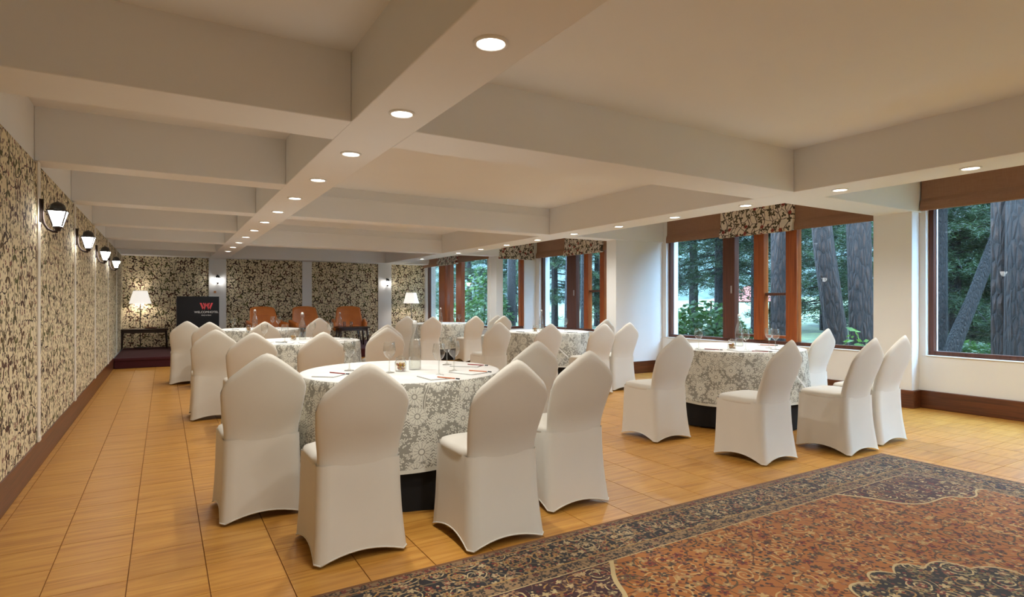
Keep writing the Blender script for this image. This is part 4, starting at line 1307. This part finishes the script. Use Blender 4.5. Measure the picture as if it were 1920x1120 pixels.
for (u, d, k, cs, cz), lab in zip(back, bl):
    x, y = along(u, d); tree(lab, x, y, straight(8), [.15, .12, .06], 'bark_thin', k, cs, u * .37, cz=cz)
# the same wood goes on beyond the right edge of the picture
for x, y, k, cs, cz in ((13.5, .6, 0, .8, .2), (17, 3.2, 1, .9, -.6), (19, -.8, 0, 1.0, -.8), (16, -3.0, 1, .9, -.4), (12.5, -5.5, 0, .85, .6), (21, -5.0, 1, 1.0, -.8), (24, 2.0, 0, 1.1, -1.0), (18, -9, 0, 1.0, -.6), (26, -3, 1, 1.1, -1.0)):
    tree('green pine of the wood beyond the right edge of the picture', x, y, straight(8), [.16, .13, .07], 'bark_thin', k, cs, x * 1.7 + y, group='pines beyond the right edge', cz=cz)
for x, y, r_ in ((11.2, -1.6, .2), (14.5, -1.2, .18), (12.0, -3.6, .22)):
    tree('bare furrowed trunk of the wood beyond the right edge of the picture', x, y, straight(9), [r_, r_ * .92, r_ * .8], 'bark', group='trunks beyond the right edge')
def bush(name, label, x, y, rx_, ry_, h, n, mat, leaf=.07, seed=0, z0=0.0):
    r = np.random.RandomState(seed)
    t = thing(name, label, 'shrub', (x, y, ground_z(x, y) + z0), 0)
    V, Fc = [], []
    for k in range(n):
        a = r.rand() * 6.283; q = math.sqrt(r.rand()); z = h * (1 - q * q * .7) * r.rand() ** .7
        c = np.array([rx_ * q * math.cos(a), ry_ * q * math.sin(a), .1 + z])
        d = r.randn(3) * np.array([1, 1, .4]); d /= np.linalg.norm(d); s = np.cross(d, r.randn(3)); s /= np.linalg.norm(s)
        L = leaf * (.7 + .7 * r.rand()); i0 = len(V)
        V += [tuple(c - d * L), tuple(c + s * L * .45), tuple(c + d * L), tuple(c - s * L * .45)]; Fc.append((i0, i0 + 1, i0 + 2, i0 + 3))
    me = bpy.data.meshes.new('foliage'); me.from_pydata(V, [], Fc); me.materials.append(M[mat]); obj('foliage', me, t)
    st_ = MB()
    for k in range(7): st_.tube([(0, 0, 0), (rx_ * .5 * math.cos(k * .9), ry_ * .5 * math.sin(k * .9), h * .8)], [.02, .008], 5)
    st_.build('stems', M['bark_thin'], t)
    return t
x, y = along(1318, 13); bush('leafy_shrub', 'broad-leaved green shrub low in the left of the second window', x, y, 1.3, 1.1, 1.35, 2600, 'leaves', .075, 4)
x, y = along(1608, 10.3); bush('sapling', 'bright green sapling before the trunks by the column', x, y, .45, .35, .95, 240, 'sapling', .06, 5)
x, y = along(1808, 15.5); bush('low_shrub', 'low mossy shrub at the foot of the slanting trunk', x, y, 1.2, .8, .35, 900, 'leaves', .06, 6)
x, y = along(905, 22); bush('leafy_shrub', 'green shrub outside the far stage window', x, y, 1.2, 1.2, 2.6, 1800, 'leaves', .09, 8)
x, y = along(1402, 24)
pv = thing('garden_pavilion', 'small garden canopy with sloping red roof seen past the bottle', 'pavilion', (x, y, ground_z(x, y)))
MB().lathe([(1.5, 1.15), (.04, 1.75), (.0005, 1.76)], 6).lathe([(.0005, 1.1), (1.5, 1.15)], 6).build('canopy', M['canopy_red'], pv)
for k in range(6): MB().tube([(1.35 * math.cos(k * 1.047), 1.35 * math.sin(k * 1.047), 0), (1.35 * math.cos(k * 1.047), 1.35 * math.sin(k * 1.047), 1.2)], .04, 6).build('post', M['wood_dark'], pv)
